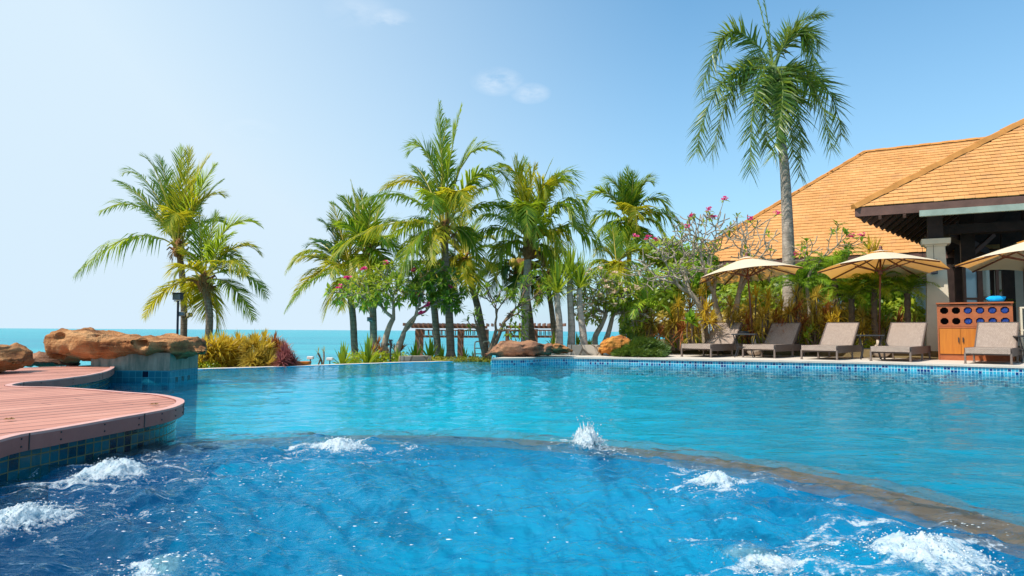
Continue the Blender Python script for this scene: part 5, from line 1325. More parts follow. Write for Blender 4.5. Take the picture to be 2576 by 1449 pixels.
def umbrella(label, apex, pole_base, base_uv, Y, rad, rim_dz, tilt, seed, group='beige garden umbrellas', baselabel=None, spin=0.0):
    A = at(apex[0], apex[1], Y); B = at(pole_base[0], pole_base[1], Y); 
    d = (A - B).normalized(); P0 = B + d * ((.05 - B.z) / d.z)
    root = thing('garden_umbrella', label, 'umbrella', P0, group)
    tx, ty = tilt
    nz_ = V((math.sin(tx), math.sin(ty), 1)).normalized(); ex = V((1, 0, 0)); ex = (ex - nz_ * ex.dot(nz_)).normalized(); ey = nz_.cross(ex)
    mb = MB(); mb.tube([P0, A + d * .02], .022, 8); mb.build('pole', 'umbpole', root, smooth=True)
    mb = MB(); t = A + d * .0
    mb.tube([t + d * z for z in (.0, .02, .04, .05, .075, .085, .1, .115)], [.045, .05, .045, .03, .038, .032, .03, .008], 10); mb.build('finial', 'umbpole', root, smooth=True)
    n = 8; seg = 8; per = 6
    C0 = A - nz_ * .01
    def surf(a, q):   # q 0..1 from apex to rim; panel sags between ribs
        k = (a / (2 * math.pi) * n) % 1; sag = math.sin(math.pi * k)
        rr = rad * q * (math.cos(math.pi / n) / math.cos((k - .5) * 2 * math.pi / n)) ; rr *= 1 - .025 * sag * q
        z = -rim_dz * (q ** 1.12) + (.035 * sag * q * (q - .15))
        aa = a + spin; return C0 + ex * math.cos(aa) * rr + ey * math.sin(aa) * rr + nz_ * z
    mb = MB(); idx = {}
    N_ = n * seg
    for i in range(N_):
        for j in range(per + 1):
            idx[i, j] = len(mb.v); mb.v.append(surf(2 * math.pi * i / N_, .05 + .95 * j / per))
    for i in range(N_):
        for j in range(per):
            a, b = i, (i + 1) % N_; mb.f.append((idx[a, j], idx[a, j + 1], idx[b, j + 1], idx[b, j])); mb.m.append(0)
    cano = mb.build('canopy', 'canvas', root)
    mb = MB()   # vent cap
    for i in range(n):
        a, b = 2 * math.pi * i / n, 2 * math.pi * (i + 1) / n
        p = C0 + nz_ * .035; q1 = surf(a, .22) + nz_ * .03; q2 = surf(b, .22) + nz_ * .03
        mb.face([p, q1, q2])
    mb.build('vent_cap', 'canvas', root)
    hub = A - d * (rim_dz * 1.02 + .03); mb = MB(); mb.tube([hub - d * .06, hub + d * .05], [.05, .05], 10); mb.tube([A - d * .14, A - d * .06], [.04, .045], 10); mb.build('hub', 'umbpole', root)
    for i in range(n):
        a = 2 * math.pi * i / n
        p0, p1 = A - d * .10, surf(a, .99) - nz_ * .025; mb = MB(); mb.bar(p0, p1, .022, .03); rb = mb.build('rib', 'umbpole', root)
        m = surf(a, .5) - nz_ * .035; mb = MB(); mb.bar(hub, m, .016, .024); mb.build('strut', 'umbpole', rb)
    # stone base
    if base_uv:
        c = gnd(base_uv[0], base_uv[1], 0.0); c.y += .12
        c = V((P0.x + .03, P0.y, 0))
        r2 = thing('umbrella_base', baselabel, 'umbrella base', c, 'rough stone umbrella bases')
        mb = MB()
        vs, fs = ICO[3]; i0 = len(mb.v)
        for p in vs:
            v = V(p); z = v.z * .5 + .5; f = 1 - .32 * z; k = 1 + .22 * mnoise.noise(v * 2.2 + V((seed, 0, 0)))
            mb.v.append(c + V((v.x * .23 * f * k, v.y * .2 * f * k, .0 + z * .30 * (1 + .2 * mnoise.noise(v * 1.7 + V((seed, 3, 0)))))))
        mb.f.extend(tuple(i0 + x for x in f) for f in fs); mb.m.extend([0] * len(fs))
        mb.build('stone_block', 'cement', r2, smooth=True)
        mb = MB(); mb.tube([V((P0.x, P0.y, .22)), V((P0.x, P0.y, .40))], [.06, .045], 10); mb.build('sleeve', 'cement', r2, smooth=True)
umbrella('leftmost beige umbrella tilted to the left over the first two loungers', (1878, 647), (1893, 842), (1903, 898), 16.0, 1.21, .43, (-.075, .095), 1, baselabel='rough stone base of the leftmost umbrella between the first two loungers', spin=.18)
umbrella('middle beige umbrella standing between the third and fourth loungers', (2215, 631), (2212, 860), (2222, 906), 15.3, 1.33, .44, (.03, .10), 2, baselabel='rough stone base of the middle umbrella between the third and fourth loungers', spin=.45)
umbrella('beige umbrella at the right edge cut off by the picture in front of the pavilion', (2602, 600), (2606, 860), (2606, 912), 13.9, 1.42, .45, (.0, .08), 3, baselabel='rough stone base of the umbrella at the right picture edge', spin=.3)

# ------------------------------------------------------------------ towel cabinet
ca, cb = gnd(2361, 905.5, 0), gnd(2553, 910, 0); cax = (cb - ca); cw = cax.length; cax.normalize(); cay = V((-cax.y, cax.x, 0)); H = 1.16; D = .45
root = thing('towel_cabinet', 'reddish wooden towel cabinet with octagonal cubbyholes and two orange doors', 'cabinet', ca)
P = lambda x, y, z: ca + cax * x + cay * y + V((0, 0, z))
def front_panel_with_holes(x0, x1, z0, z1, holes, r):
    """front board with octagonal openings, cell by cell"""
    mb = MB(); nx, nz2 = 6, 2; cwid, ch = (x1 - x0) / nx, (z1 - z0) / nz2
    for i in range(nx):
        for j in range(nz2):
            cx, cz = x0 + (i + .5) * cwid, z0 + (j + .5) * ch
            oc = [(cx + r * 1.06 * math.cos(R(22.5 + 45 * k)), cz + r * math.sin(R(22.5 + 45 * k))) for k in range(8)]
            xr, xl, zt_, zb = cx + cwid / 2, cx - cwid / 2, cz + ch / 2, cz - ch / 2
            of = [(xr, oc[0][1]), (oc[1][0], zt_), (oc[2][0], zt_), (xl, oc[3][1]), (xl, oc[4][1]), (oc[5][0], zb), (oc[6][0], zb), (xr, oc[7][1])]
            corners = {0: (xr, zt_), 2: (xl, zt_), 4: (xl, zb), 6: (xr, zb)}
            for k in range(8):
                a, b = oc[k], oc[(k + 1) % 8]; c, d = of[(k + 1) % 8], of[k]
                q = [d, corners[k], c, b, a] if k in corners else [d, c, b, a]
                mb.face([P(x, 0, z) for x, z in q])
                mb.face([P(a[0], 0, a[1]), P(b[0], 0, b[1]), P(b[0], .03, b[1]), P(a[0], .03, a[1])])
    return mb
zs = .66
mb = front_panel_with_holes(.025, cw - .025, zs + .035, H - .03, 12, .073); mb.build('cubbyhole_board', 'cabinet', root)
mb = MB()
mb.box(P(.0125, D / 2, H / 2), (.025, D, H), ax=(cax, cay, V((0, 0, 1)))); mb.box(P(cw - .0125, D / 2, H / 2), (.025, D, H), ax=(cax, cay, V((0, 0, 1))))
mb.box(P(cw / 2, D / 2 - .012, H + .012), (cw + .03, D + .05, .03), ax=(cax, cay, V((0, 0, 1)))); mb.box(P(cw / 2, D / 2, zs + .015), (cw - .05, D - .006, .035), ax=(cax, cay, V((0, 0, 1))))
mb.box(P(cw / 2, D / 2, .06), (cw - .05, D - .03, .12), ax=(cax, cay, V((0, 0, 1)))); mb.box(P(cw / 2, D - .01, .6), (cw - .05, .02, 1.1), ax=(cax, cay, V((0, 0, 1))))
mb.box(P(cw / 2 + .06 + (cw * .29), .012, .39), (cw * .36, .02, .53), ax=(cax, cay, V((0, 0, 1))))
mb.build('carcass', 'cabinet', root)
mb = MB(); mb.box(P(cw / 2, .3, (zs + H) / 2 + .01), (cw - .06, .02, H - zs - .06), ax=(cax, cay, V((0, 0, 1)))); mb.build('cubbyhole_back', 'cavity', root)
for i, x in enumerate((.03 + cw * .145, .03 + cw * .435)):
    mb = MB(); mb.box(P(x, .008, .39), (cw * .285, .03, .52), ax=(cax, cay, V((0, 0, 1)))); dr = mb.build('door', 'door', root)
    s = .11 if i == 0 else -.11
    mb = MB(); xx = x + (cw * .285 / 2 - .035) * (1 if i == 0 else -1); mb.box(P(xx, -.022, .42), (.018, .02, .10), ax=(cax, cay, V((0, 0, 1)))); mb.build('handle', 'black', dr)
cwid = (cw - .05) / 6; ch = (H - .03 - zs - .035) / 2
for i in range(2, 6):
    for j in range(2):
        x = .025 + (i + .5) * cwid; z = zs + .035 + (j + .5) * ch - .008
        c = P(x, .03, z); mb = MB(); mb.tube([c + cay * y for y in (0, .012, .24)], [.052, .064, .064], 14)
        # spiral end of the roll
        sp = []
        for k in range(30):
            a = k * .62; rr = .058 * (1 - k / 31); sp.append(c - cay * (.004) + cax * math.cos(a) * rr + V((0, 0, math.sin(a) * rr * .92)))
        mb.tube(sp, .0075, 5)
        o = mb.build('rolled_towel', 'towel', smooth=True)
        tag(o, 'rolled blue towel in the %s row of the cabinet, %s cubbyhole from the right' % (('lower', 'upper')[j], ('fourth', 'third', 'second', 'first')[i - 2]), 'towel', 'rolled blue towels in the cabinet')
mb = MB(); c = P(cw * .80, D * .55, H + .085); vs, fs = ICO[3]; i0 = 0
for p in vs:
    v = V(p); e = lambda t, k: math.copysign(abs(t) ** k, t)
    q = V((e(v.x, .6) * .17, e(v.y, .6) * .14, v.z * .075 * (1 - .5 * abs(v.x) ** 3) + .05 * abs(v.x) ** 3 * (1 if v.x > 0 else .3)))
    q += V((0, 0, .012 * mnoise.noise(v * 3))); mb.v.append(c + cax * q.x + cay * q.y + V((0, 0, q.z)))
mb.f = list(fs); mb.m = [0] * len(fs)
tag(mb.build('cushion', 'cushion', smooth=True), 'bright blue cushion lying on top of the towel cabinet', 'cushion')

# ------------------------------------------------------------------ buildings
def tiled_plane(mbt, O, a, s, poly, tw, th, rnd, under, lift=.026):
    """tiles on a roof plane: O origin, a along the eave, s up the slope; poly = outline in (x along a, y along s)"""
    nrm = a.cross(s).normalized()
    if nrm.z < 0: nrm = -nrm
    def inside(x, y):
        c = False; j = len(poly) - 1
        for i in range(len(poly)):
            (xi, yi), (xj, yj) = poly[i], poly[j]
            if (yi > y) != (yj > y) and x < (xj - xi) * (y - yi) / (yj - yi) + xi: c = not c
            j = i
        return c
    xs_ = [p[0] for p in poly]; ys_ = [p[1] for p in poly]
    under.face([O + a * x + s * y for x, y in poly])
    ny = int((max(ys_) - min(ys_)) / th) + 1; y0 = min(ys_)
    for j in range(ny):
        off = (j % 2) * tw * .5; x = min(xs_) - tw + off; y = y0 + j * th
        while x < max(xs_) + tw:
            if inside(x + tw / 2, y + th * .5):
                l = lift + rnd.uniform(-.005, .006); dr = rnd.uniform(-.012, .012); g = .0015
                p = lambda xx, yy, h: O + a * xx + s * yy + nrm * h
                b0, b1 = p(x + g, y - .02 + dr, l), p(x + tw - g, y - .02 + dr + rnd.uniform(-.006, .006), l)
                t0, t1 = p(x + g, y + th, .006), p(x + tw - g, y + th, .006)
                i0 = len(mbt.v); mbt.v.extend((b0, b1, t1, t0, b0 - nrm * .018, b1 - nrm * .018))
                mbt.f.extend(((i0, i0 + 1, i0 + 2, i0 + 3), (i0 + 4, i0 + 5, i0 + 1, i0))); mbt.m.extend((0, 0))
            x += tw
def roofplane(mbt, under, pts, tw=.24, th=.21, seed=1):
    """pts: 3D outline, first edge is the eave"""
    a = (pts[1] - pts[0]).normalized(); nrm = (pts[1] - pts[0]).cross(pts[-1] - pts[0]).normalized()
    if nrm.z < 0: nrm = -nrm
    s = nrm.cross(a).normalized()
    if s.z < 0: s = -s
    poly = [((p - pts[0]).dot(a), (p - pts[0]).dot(s)) for p in pts]
    tiled_plane(mbt, pts[0], a, s, poly, tw, th, random.Random(seed), under)
def ridgecap(mb, a, b, w=.12, h=.06):
    d = (b - a).normalized(); sd = d.cross(V((0, 0, 1))).normalized(); u_ = sd.cross(d); n = max(1, int((b - a).length / .4))
    for k in range(n):
        p, q = a.lerp(b, k / n), a.lerp(b, (k + 1) / n); hh = .012 * (k % 2)
        pr = lambda c, e: [c - sd * w + u_ * (-.02 + e), c - sd * w * .5 + u_ * (h + e), c + sd * w * .5 + u_ * (h + e), c + sd * w + u_ * (-.02 + e)]
        P1, P2 = pr(p, hh), pr(q, hh)
        for i in range(3): mb.face([P1[i], P1[i + 1], P2[i + 1], P2[i]])
        mb.face(P1)

# rear villa with the big hip roof
aR = V((math.cos(R(-30)), math.sin(R(-30)), 0)); pR = V((-aR.y, aR.x, 0))
E0 = at(1703, 662, 27.3); zE = E0.z; rg = at(2175, 383, 29.6)
wR = (rg - E0).dot(pR); sR = (rg - E0).dot(aR)
E1 = E0 + aR * 24; rg2 = rg + aR * 14; B0 = E0 + pR * 2 * wR; B1 = E1 + pR * 2 * wR
villa = thing('villa', 'large villa with an orange shingled hip roof behind the royal palm', 'building', E0 + aR * 8 + V((0, 0, -zE)))
mt, un, rc = MB(), MB(), MB()
roofplane(mt, un, [E0, E1, rg2, rg], .26, .22, 1); roofplane(mt, un, [B0, E0, rg], .26, .22, 2)
un.face([E1, B1, rg2]); un.face([B1, B0, rg, rg2])
ridgecap(rc, E0, rg, .12, .07); ridgecap(rc, rg, rg2, .12, .07)
rf = un.build('roof', 'underlay', villa); mt.build('shingles', 'rooftile', rf); rc.build('ridge_cap', 'ridge', rf)
mb = MB(); mb.bar(E0 - V((0, 0, .13)) + pR * .03, E1 - V((0, 0, .13)) + pR * .03, .05, .22); mb.bar(E0 - V((0, 0, .13)) + aR * .03, B0 - V((0, 0, .13)) + aR * .03, .05, .22); mb.build('fascia', 'eavewood', villa)
mb = MB(); w0 = E0 + aR * 1.3 + pR * 1.3; w1 = E1 + pR * 1.3; w3 = B0 + aR * 1.3 - pR * 1.3
mb.prism([(w0.x, w0.y), (w1.x, w1.y), (w1.x + pR.x * 8, w1.y + pR.y * 8), (w3.x, w3.y)], -.3, zE + .1); mb.build('wall', 'greywall', villa)
for k in range(5):
    c = w0 + aR * (1.6 + k * 2.6) - pR * .02; mb = MB(); mb.box((c.x, c.y, 1.5), (1.2, .06, 1.8), ax=(aR, pR, V((0, 0, 1)))); wd = mb.build('window', 'darkwood', villa)
    mb = MB(); mb.box((c.x - pR.x * .035, c.y - pR.y * .035, 1.5), (1.0, .012, 1.6), ax=(aR, pR, V((0, 0, 1)))); mb.build('pane', 'pane', wd)

# front open pavilion
C = at(2153, 521, 15.5); C.z = at(2153, 521, 15.5).z; zC = C.z
Rr = at(2576, 489, 14.0); Rr.z = zC; a1 = (Rr - C).normalized(); R2 = C + a1 * 11
Lb = at(2332, 600, 20.6); Lb.z = zC; l1 = (Lb - C).normalized(); L2 = C + l1 * 11
Hh = at(2576, 308, 16.3); hip = (Hh - C); Ap = C + hip * 1.75; Ap2 = Ap + a1 * 6
pav = thing('pavilion', 'open pavilion with orange shingled roof, dark timber eaves and a cream column at the right', 'building', V((C.x + 3, C.y + 2, 0)))
mt, un, rc = MB(), MB(), MB()
roofplane(mt, un, [C, R2, Ap2, Ap], .19, .17, 3); un.face([L2, C, Ap, Ap + l1 * 6])
ridgecap(rc, C - hip.normalized() * .06, Ap, .10, .09)
rf = un.build('roof', 'underlay', pav); mt.build('shingles', 'rooftile', rf); rc.build('ridge_cap', 'ridge', rf)
mb = MB(); z_ = V((0, 0, 1))
mb.bar(C - z_ * .125, R2 - z_ * .125, .05, .20, upv=(0, 0, 1)); mb.bar(C - z_ * .125, L2 - z_ * .125, .05, .20); mb.build('fascia', 'eavewood', pav)
mb = MB(); g0 = at(2312, 541, 15.0); g0 = C + a1 * ((g0 - C).dot(a1)); g0.z = zC - .26
nn1 = V((a1.y, -a1.x, 0)); mb.bar(g0 + nn1 * .06, g0 + a1 * 7 + nn1 * .06, .10, .13); mb.build('gutter_board', 'greenpaint', pav)
# soffit, rafters and beams under the roof
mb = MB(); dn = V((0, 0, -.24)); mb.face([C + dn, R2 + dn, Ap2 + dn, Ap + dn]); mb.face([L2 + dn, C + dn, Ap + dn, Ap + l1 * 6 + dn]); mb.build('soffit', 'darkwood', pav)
for k in range(1, 22):
    p = C + a1 * (k * .48); t = min(1, k * .48 / max(.1, (Ap - C).dot(a1))); q = C.lerp(Ap, t) if t < 1 else Ap + a1 * (k * .48 - (Ap - C).dot(a1))
    mb = MB(); mb.bar(p + V((0, 0, -.28)), q + V((0, 0, -.28)), .06, .09); mb.build('rafter', 'eavewood', pav)
for k in range(1, 14):
    p = C + l1 * (k * .5); t = min(1, k * .5 / max(.1, (Ap - C).dot(l1))); q = C.lerp(Ap, t)
    mb = MB(); mb.bar(p + V((0, 0, -.28)), q + V((0, 0, -.28)), .06, .09); mb.build('rafter', 'eavewood', pav)
# column
cc = at(2360, 620, 15.6); ctop = cc.z
acol, pcol = a1, V((-a1.y, a1.x, 0))
def taper(mb, c, z0, z1, w0, w1, d0, d1):
    vv = []
    for z, w, d in ((z0, w0, d0), (z1, w1, d1)):
        for sx, sy in ((-1, -1), (1, -1), (1, 1), (-1, 1)): vv.append(V((c.x, c.y, z)) + acol * sx * w / 2 + pcol * sy * d / 2)
    i = len(mb.v); mb.v.extend(vv)
    for q in ((0, 1, 5, 4), (1, 2, 6, 5), (2, 3, 7, 6), (3, 0, 4, 7), (4, 5, 6, 7), (3, 2, 1, 0)): mb.f.append(tuple(i + k for k in q)); mb.m.append(0)
cb_ = V((cc.x, cc.y + .1, 0))
mb = MB(); taper(mb, cb_, 0, ctop, .52, .36, .52, .36); col = mb.build('column', 'render', pav, bevel=.012)
mb = MB(); taper(mb, cb_, ctop - .005, ctop + .04, .40, .46, .40, .46); taper(mb, cb_, ctop + .04, ctop + .17, .56, .58, .56, .58); mb.build('capital', 'render', pav, bevel=.01)
mb = MB(); taper(mb, cb_, ctop + .17, zC + .1, .3, .3, .3, .3); mb.build('post', 'darkwood', pav)
# more posts, beams and the back of the open room
for (u, Y, w) in ((2440, 17.2, .30), (2600, 16.6, .3), (2540, 21, .3), (2420, 22.5, .3)):
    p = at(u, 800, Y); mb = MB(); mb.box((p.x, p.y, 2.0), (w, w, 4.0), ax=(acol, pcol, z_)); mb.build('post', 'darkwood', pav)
mb = MB(); b0 = at(2372, 590, 16.3); b1 = b0 + a1 * 6; mb.bar(b0 + z_ * .1, b1 + z_ * .1, .2, .22); b2 = b0 + l1 * 6; mb.bar(b0 + z_ * .1, b2 + z_ * .1, .2, .22)
q0 = at(2440, 600, 17.2); mb.bar(q0 + z_ * .2, q0 + a1 * 5 + z_ * .2, .16, .2); mb.build('beam', 'darkwood', pav)
for (pa, pb) in (((2445, 640, 17.2), (2500, 590, 17.4)), ((2378, 640, 15.8), (2330, 590, 15.9))):
    mb = MB(); mb.bar(at(*pa), at(*pb), .08, .1); mb.build('brace', 'eavewood', pav)
wl0 = at(2372, 800, 23.0); wl1 = wl0 + a1 * 12
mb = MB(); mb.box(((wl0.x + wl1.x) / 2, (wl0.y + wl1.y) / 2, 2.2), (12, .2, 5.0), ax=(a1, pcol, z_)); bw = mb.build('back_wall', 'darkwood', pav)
mb = MB(); c = at(2545, 735, 22.0); mb.box((c.x, c.y, 1.3), (.9, .06, 2.6), ax=(a1, pcol, z_)); mb.build('wall_panel', 'greywall', pav)
mb = MB(); c = at(2540, 620, 22.3); mb.box((c.x, c.y, 3.6), (3.4, .06, 1.2), ax=(a1, pcol, z_)); mb.build('wall_panel', 'pergola', pav)
mb = MB(); f0 = V((cb_.x, cb_.y + .4, .004)); mb.face([f0, f0 + a1 * 12, f0 + a1 * 12 + pcol * 9, f0 + pcol * 9]); mb.build('floor', 'eavewood', pav)
for (u, v, dy, lab) in ((2350, 671, -.02, 'dark blue loudspeaker on the front of the cream column'), (2322, 674, .9, 'dark loudspeaker hanging behind the left side of the cream column')):
    c = at(u, v, cb_.y - .24 + dy); root = thing('loudspeaker', lab, 'loudspeaker', c, 'wall loudspeakers')
    mb = MB(); mb.box(c, (.13, .12, .34), ax=(acol, pcol, z_)); mb.build('case', 'speaker', root, bevel=.012)
    mb = MB(); mb.box(c - pcol * .062, (.10, .012, .30), ax=(acol, pcol, z_)); mb.build('grille', 'black', root)
    mb = MB(); mb.box(c + pcol * .08, (.04, .06, .08), ax=(acol, pcol, z_)); mb.tube([c + z_ * .17, c + z_ * .5 + pcol * .05], .006, 5); mb.build('bracket', 'black', root)
# display cabinet inside
c0 = at(2459, 770, 16.4); c0.z = 0; root = thing('display_cabinet', 'tall brown glass display cabinet standing in the pavilion behind the towel cabinet', 'cabinet', c0)
hw = .36; hz_ = at(2459, 666, 16.4).z
dx = V((math.cos(R(-8)), math.sin(R(-8)), 0)); dyv = V((-dx.y, dx.x, 0))
mb = MB(); 
for sx in (-1, -.12, .02, 1): mb.box(c0 + dx * sx * hw + z_ * hz_ / 2 - dyv * (.18), (.06, .05, hz_), ax=(dx, dyv, z_))
for zz in (.35, .62, 1.0, 1.38, hz_ - .03): mb.box(c0 + z_ * zz - dyv * .17, (2 * hw, .05, .05), ax=(dx, dyv, z_))
mb.box(c0 + z_ * hz_ + dyv * .05, (2 * hw + .12, .56, .06), ax=(dx, dyv, z_)); mb.box(c0 + z_ * hz_ / 2 + dyv * .28, (2 * hw, .03, hz_), ax=(dx, dyv, z_)); mb.build('frame', 'eavewood', root)
mb = MB(); mb.box(c0 - dx * hw * .56 + z_ * hz_ * .55 - dyv * .15, (hw * .8, .01, hz_ * .84), ax=(dx, dyv, z_)); mb.build('glass_door', 'pane', root)
mb = MB(); mb.box(c0 + dx * hw * .5 + z_ * hz_ * .55 + dyv * .1, (hw * .9, .01, hz_ * .84), ax=(dx, dyv, z_)); mb.build('glass_back', 'pane_w', root)
for k, zz in enumerate((.66, 1.04, 1.42)):
    p = c0 + dx * hw * (.42 + .1 * (k % 2)) + z_ * zz; mb = MB(); mb.tube([p + z_ * h for h in (0, .05, .11, .15, .18)], [.05, .075, .05, .022, .03], 10)
    tag(mb.build('vase', ('ridge', 'umbpole', 'lampcase')[k], smooth=True), 'small vase on the %s shelf of the glass display cabinet' % ('lowest', 'middle', 'top')[k], 'vase', 'vases in the display cabinet')
# potted plant
c = at(2510, 775, 16.9); c.z = 0; root = thing('potted_plant', 'dark leafy potted plant right of the display cabinet', 'plant', c)
mb = MB(); mb.tube([c + z_ * h for h in (0, .05, .3, .42)], [.14, .17, .21, .22], 14); mb.build('pot', 'ridge', root, smooth=True)
mb = MB(); rnd = random.Random(77)
for k in range(46):
    a = k * 2.4; h = V((math.cos(a), math.sin(a), rnd.uniform(-.1, .9))); q = c + z_ * rnd.uniform(.6, 1.45) + h * rnd.uniform(.03, .22); paddle(mb, q, h, .22, .12)
for k in range(6):
    a = k; mb.tube([c + z_ * .4, c + V((math.cos(a) * .06, math.sin(a) * .06, .9)), c + V((math.cos(a) * .12, math.sin(a) * .12, 1.4))], [.014, .01, .006], 4)
mb.build('leaves', 'frangi', root)
# low shelf at the right edge of the cabinet
s0 = P(cw + .12, .1, 0); root = thing('shelf_rack', 'low pale wooden rack to the right of the towel cabinet at the picture edge', 'shelf', s0)
for zz in (.25, .62, 1.07):
    mb = MB(); mb.box(s0 + cax * .35 + cay * .18 + z_ * zz, (.7, .36, .03), ax=(cax, cay, z_)); mb.build('shelf', 'rail', root)
for sx in (.02, .68):
    for sy in (.02, .34): mb = MB(); mb.box(s0 + cax * sx + cay * sy + z_ * .53, (.035, .035, 1.06), ax=(cax, cay, z_)); mb.build('leg', 'rail', root)

# ------------------------------------------------------------------ pergolas by the beach
def pergola(label, ul, ur, Y, posts, seed):
    zt = at(ul, 815.5, Y).z
    a = at(ul, 815.5, Y); b = at(ur, 818.5, Y); b.z = a.z
    root = thing('pergola', label, 'pergola', V((a.x, a.y, -1.75)), 'timber pergolas by the sea'); d = (b - a).normalized(); pp = V((-d.y, d.x, 0)); Lw = (b - a).length
    for off in (0, 1.1):
        o = pp * off
        mb = MB(); mb.bar(a + o - V((0, 0, .09)) + d * .2, b + o - V((0, 0, .09)) - d * .2, .06, .09)
        mb.bar(a + o + d * .35 - V((0, 0, .42)), b + o - d * .35 - V((0, 0, .42)), .05, .07)
        mb.bar(a + o + d * .35 - V((0, 0, .20)), b + o - d * .35 - V((0, 0, .20)), .05, .04); mb.build('beam', 'pergola', root)
        n = int((Lw - .7) / .145)
        for k in range(n + 1):
            p = a + o + d * (.35 + (Lw - .7) * k / n); mb = MB(); mb.bar(p - V((0, 0, .37)), p - V((0, 0, .22)), .03, .035); mb.build('baluster', 'pergola', root)
        for u in posts:
            x = (at(u, 850, Y) - a).dot(d); p = a + o + d * x; mb = MB(); mb.box((p.x, p.y, (a.z - .16 - 1.9) / 2), (.13, .13, a.z - .16 + 1.9), ax=(d, pp, V((0, 0, 1)))); mb.build('post', 'pergola', root)
    n = int(Lw / .16)
    for k in range(n + 1):
        p = a + d * Lw * k / n; mb = MB(); mb.bar(p - pp * .45 + V((0, 0, -.01)), p + pp * 1.55 + V((0, 0, -.01)), .045, .10); mb.build('slat', 'pergola', root)
pergola('brown timber pergola left of the leaning palm in front of the sea', 1020, 1238, 23.5, (1050, 1156, 1222), 1)
pergola('brown timber pergola right of the leaning palm half behind the dark rock', 1258, 1420, 23.5, (1276, 1348, 1408), 2)
# timber hut frame behind the right bed
c = at(1720, 800, 24.5); root = thing('garden_pavilion', 'small brown timber shelter seen between the cordylines left of the bare frangipani', 'shelter', V((c.x, c.y, 0)))
for u in (1622, 1690, 1770, 1840):
    p = at(u, 800, 24.0); mb = MB(); mb.box((p.x, p.y, .9), (.2, .2, 2.4)); mb.build('post', 'pergola', root)
mb = MB(); mb.bar(at(1600, 792, 24), at(1860, 792, 24), .16, .14); mb.bar(at(1600, 782, 24), at(1860, 782, 24), .1, .06); mb.build('beam', 'pergola', root)

# ------------------------------------------------------------------ lamps, rail, small things
def floodlight(label, c, size, yaw, pitch, cable=True, mat='lampcase'):
    root = thing('floodlight', label, 'floodlight', c, 'floodlights on the palm trunks')
    x = V((math.cos(yaw), math.sin(yaw), 0)); y = V((-math.sin(yaw) * math.cos(pitch), math.cos(yaw) * math.cos(pitch), math.sin(pitch))); z = x.cross(y)
    mb = MB(); mb.box(c, (size, size * .55, size * .75), ax=(x, y, z)); mb.build('housing', mat, root, bevel=.01)
    mb = MB(); mb.box(c - y * size * .28, (size * .86, .012, size * .6), ax=(x, y, z)); mb.build('lens', 'lampglass', root)
    mb = MB(); mb.bar(c + y * size * .2 - z * size * .2, c + y * size * .8 - z * size * .3, .03, .03); mb.build('bracket', 'black', root)
floodlight('small floodlight on the left side of the tall left palm trunk', at(457, 790, 20.85), .17, .3, -.2)
floodlight('small floodlight on the right side of the tall left palm trunk', at(477, 792, 20.85), .16, 1.0, -.4)
floodlight('grey floodlight on the trunk behind the pink frangipani', at(930, 803, 17.85), .14, .2, -.2)
floodlight('pale floodlight box on the drooping palm trunk', at(1312, 717, 17.05), .2, -.3, -.2)
floodlight('dark floodlight on the right side of the drooping palm trunk', at(1361, 699, 17.1), .13, .6, -.2, mat='black')
b = at(449, 842, 20.3); b.z = -1.6; t = at(448, 757, 20.3)
root = thing('lamp_post', 'thin dark lamp post with a square floodlight beside the tall left palm', 'lamp post', b)
mb = MB(); mb.tube([b, V((t.x, t.y, t.z))], .034, 8); mb.bar(t + V((-.12, 0, 0)), t + V((.12, 0, 0)), .03, .03); mb.build('pole', 'speaker', root)
mb = MB(); c = at(448, 746, 20.25); mb.box(c, (.26, .14, .2)); mb.box(c + V((0, -.02, .105)), (.30, .22, .015)); mb.build('housing', 'speaker', root)
mb = MB(); mb.box(c - V((0, .075, .0)), (.21, .012, .15)); mb.build('lens', 'lampglass', root)
b = at(982, 905, 15.0); b.z = -.3; t = at(983, 856, 15.0)
root = thing('bollard_light', 'slim black garden bollard light in front of the pink frangipani', 'garden light', b)
mb = MB(); mb.tube([b, t], .018, 8); mb.build('pole', 'black', root); mb = MB(); mb.box(t, (.075, .06, .03)); mb.tube([t + V((-.05, -.02, -.09)), t + V((-.075, -.05, -.1))], [.03, .035], 8); mb.build('lamp_head', 'black', root)
b = at(1038, 880, 18.5); b.z = -1.0; t = at(1038, 862, 18.5)
# pool handrail
root = thing('handrail', 'cream metal pool handrail beside the dark overhanging rock', 'handrail', at(1202, 905, 16.2), None)
for (ua, ub, Yo) in ((1194, 1196, 16.0), (1214, 1216, 16.4)):
    pts = [at(ua, 908, Yo), at(ua, 872, Yo), at(ua + 2, 861, Yo), at(ua + 10, 859, Yo + .1), at(ua + 17, 862, Yo + .2), at(ua + 18, 895, Yo + .2)]
    mb = MB(); mb.tube(spline(pts, 5), .017, 6); mb.build('rail', 'rail', root, smooth=True)
for vv in (876, 890):
    mb = MB(); mb.tube([at(1194, vv, 16.0), at(1214, vv, 16.4)], .013, 6); mb.build('rung', 'rail', root)
mb = MB(); c = at(1185, 903, 16.0); mb.box((c.x, c.y, c.z), (.12, .1, .12)); mb.box((c.x, c.y, c.z + .065), (.13, .11, .012)); tag(mb.build('pump_box', 'speaker', bevel=.005), 'small dark blue box beside the tallest palm trunk', 'box')
for (u, v, lab) in ((781, 908, 'white plastic spotlight left of the wispy dry cordyline'), (830, 911, 'white plastic spotlight right of the wispy dry cordyline')):
    c = at(u, v - 8, 14.1); root = thing('spotlight', lab, 'spotlight', c, 'white spotlights at the infinity edge')
    mb = MB(); mb.box(c, (.13, .09, .06)); mb.build('housing', 'white', root, bevel=.012); mb = MB(); mb.tube([c - V((0, 0, .02)), V((c.x, c.y, -.4))], .012, 6); mb.build('stem', 'black', root)
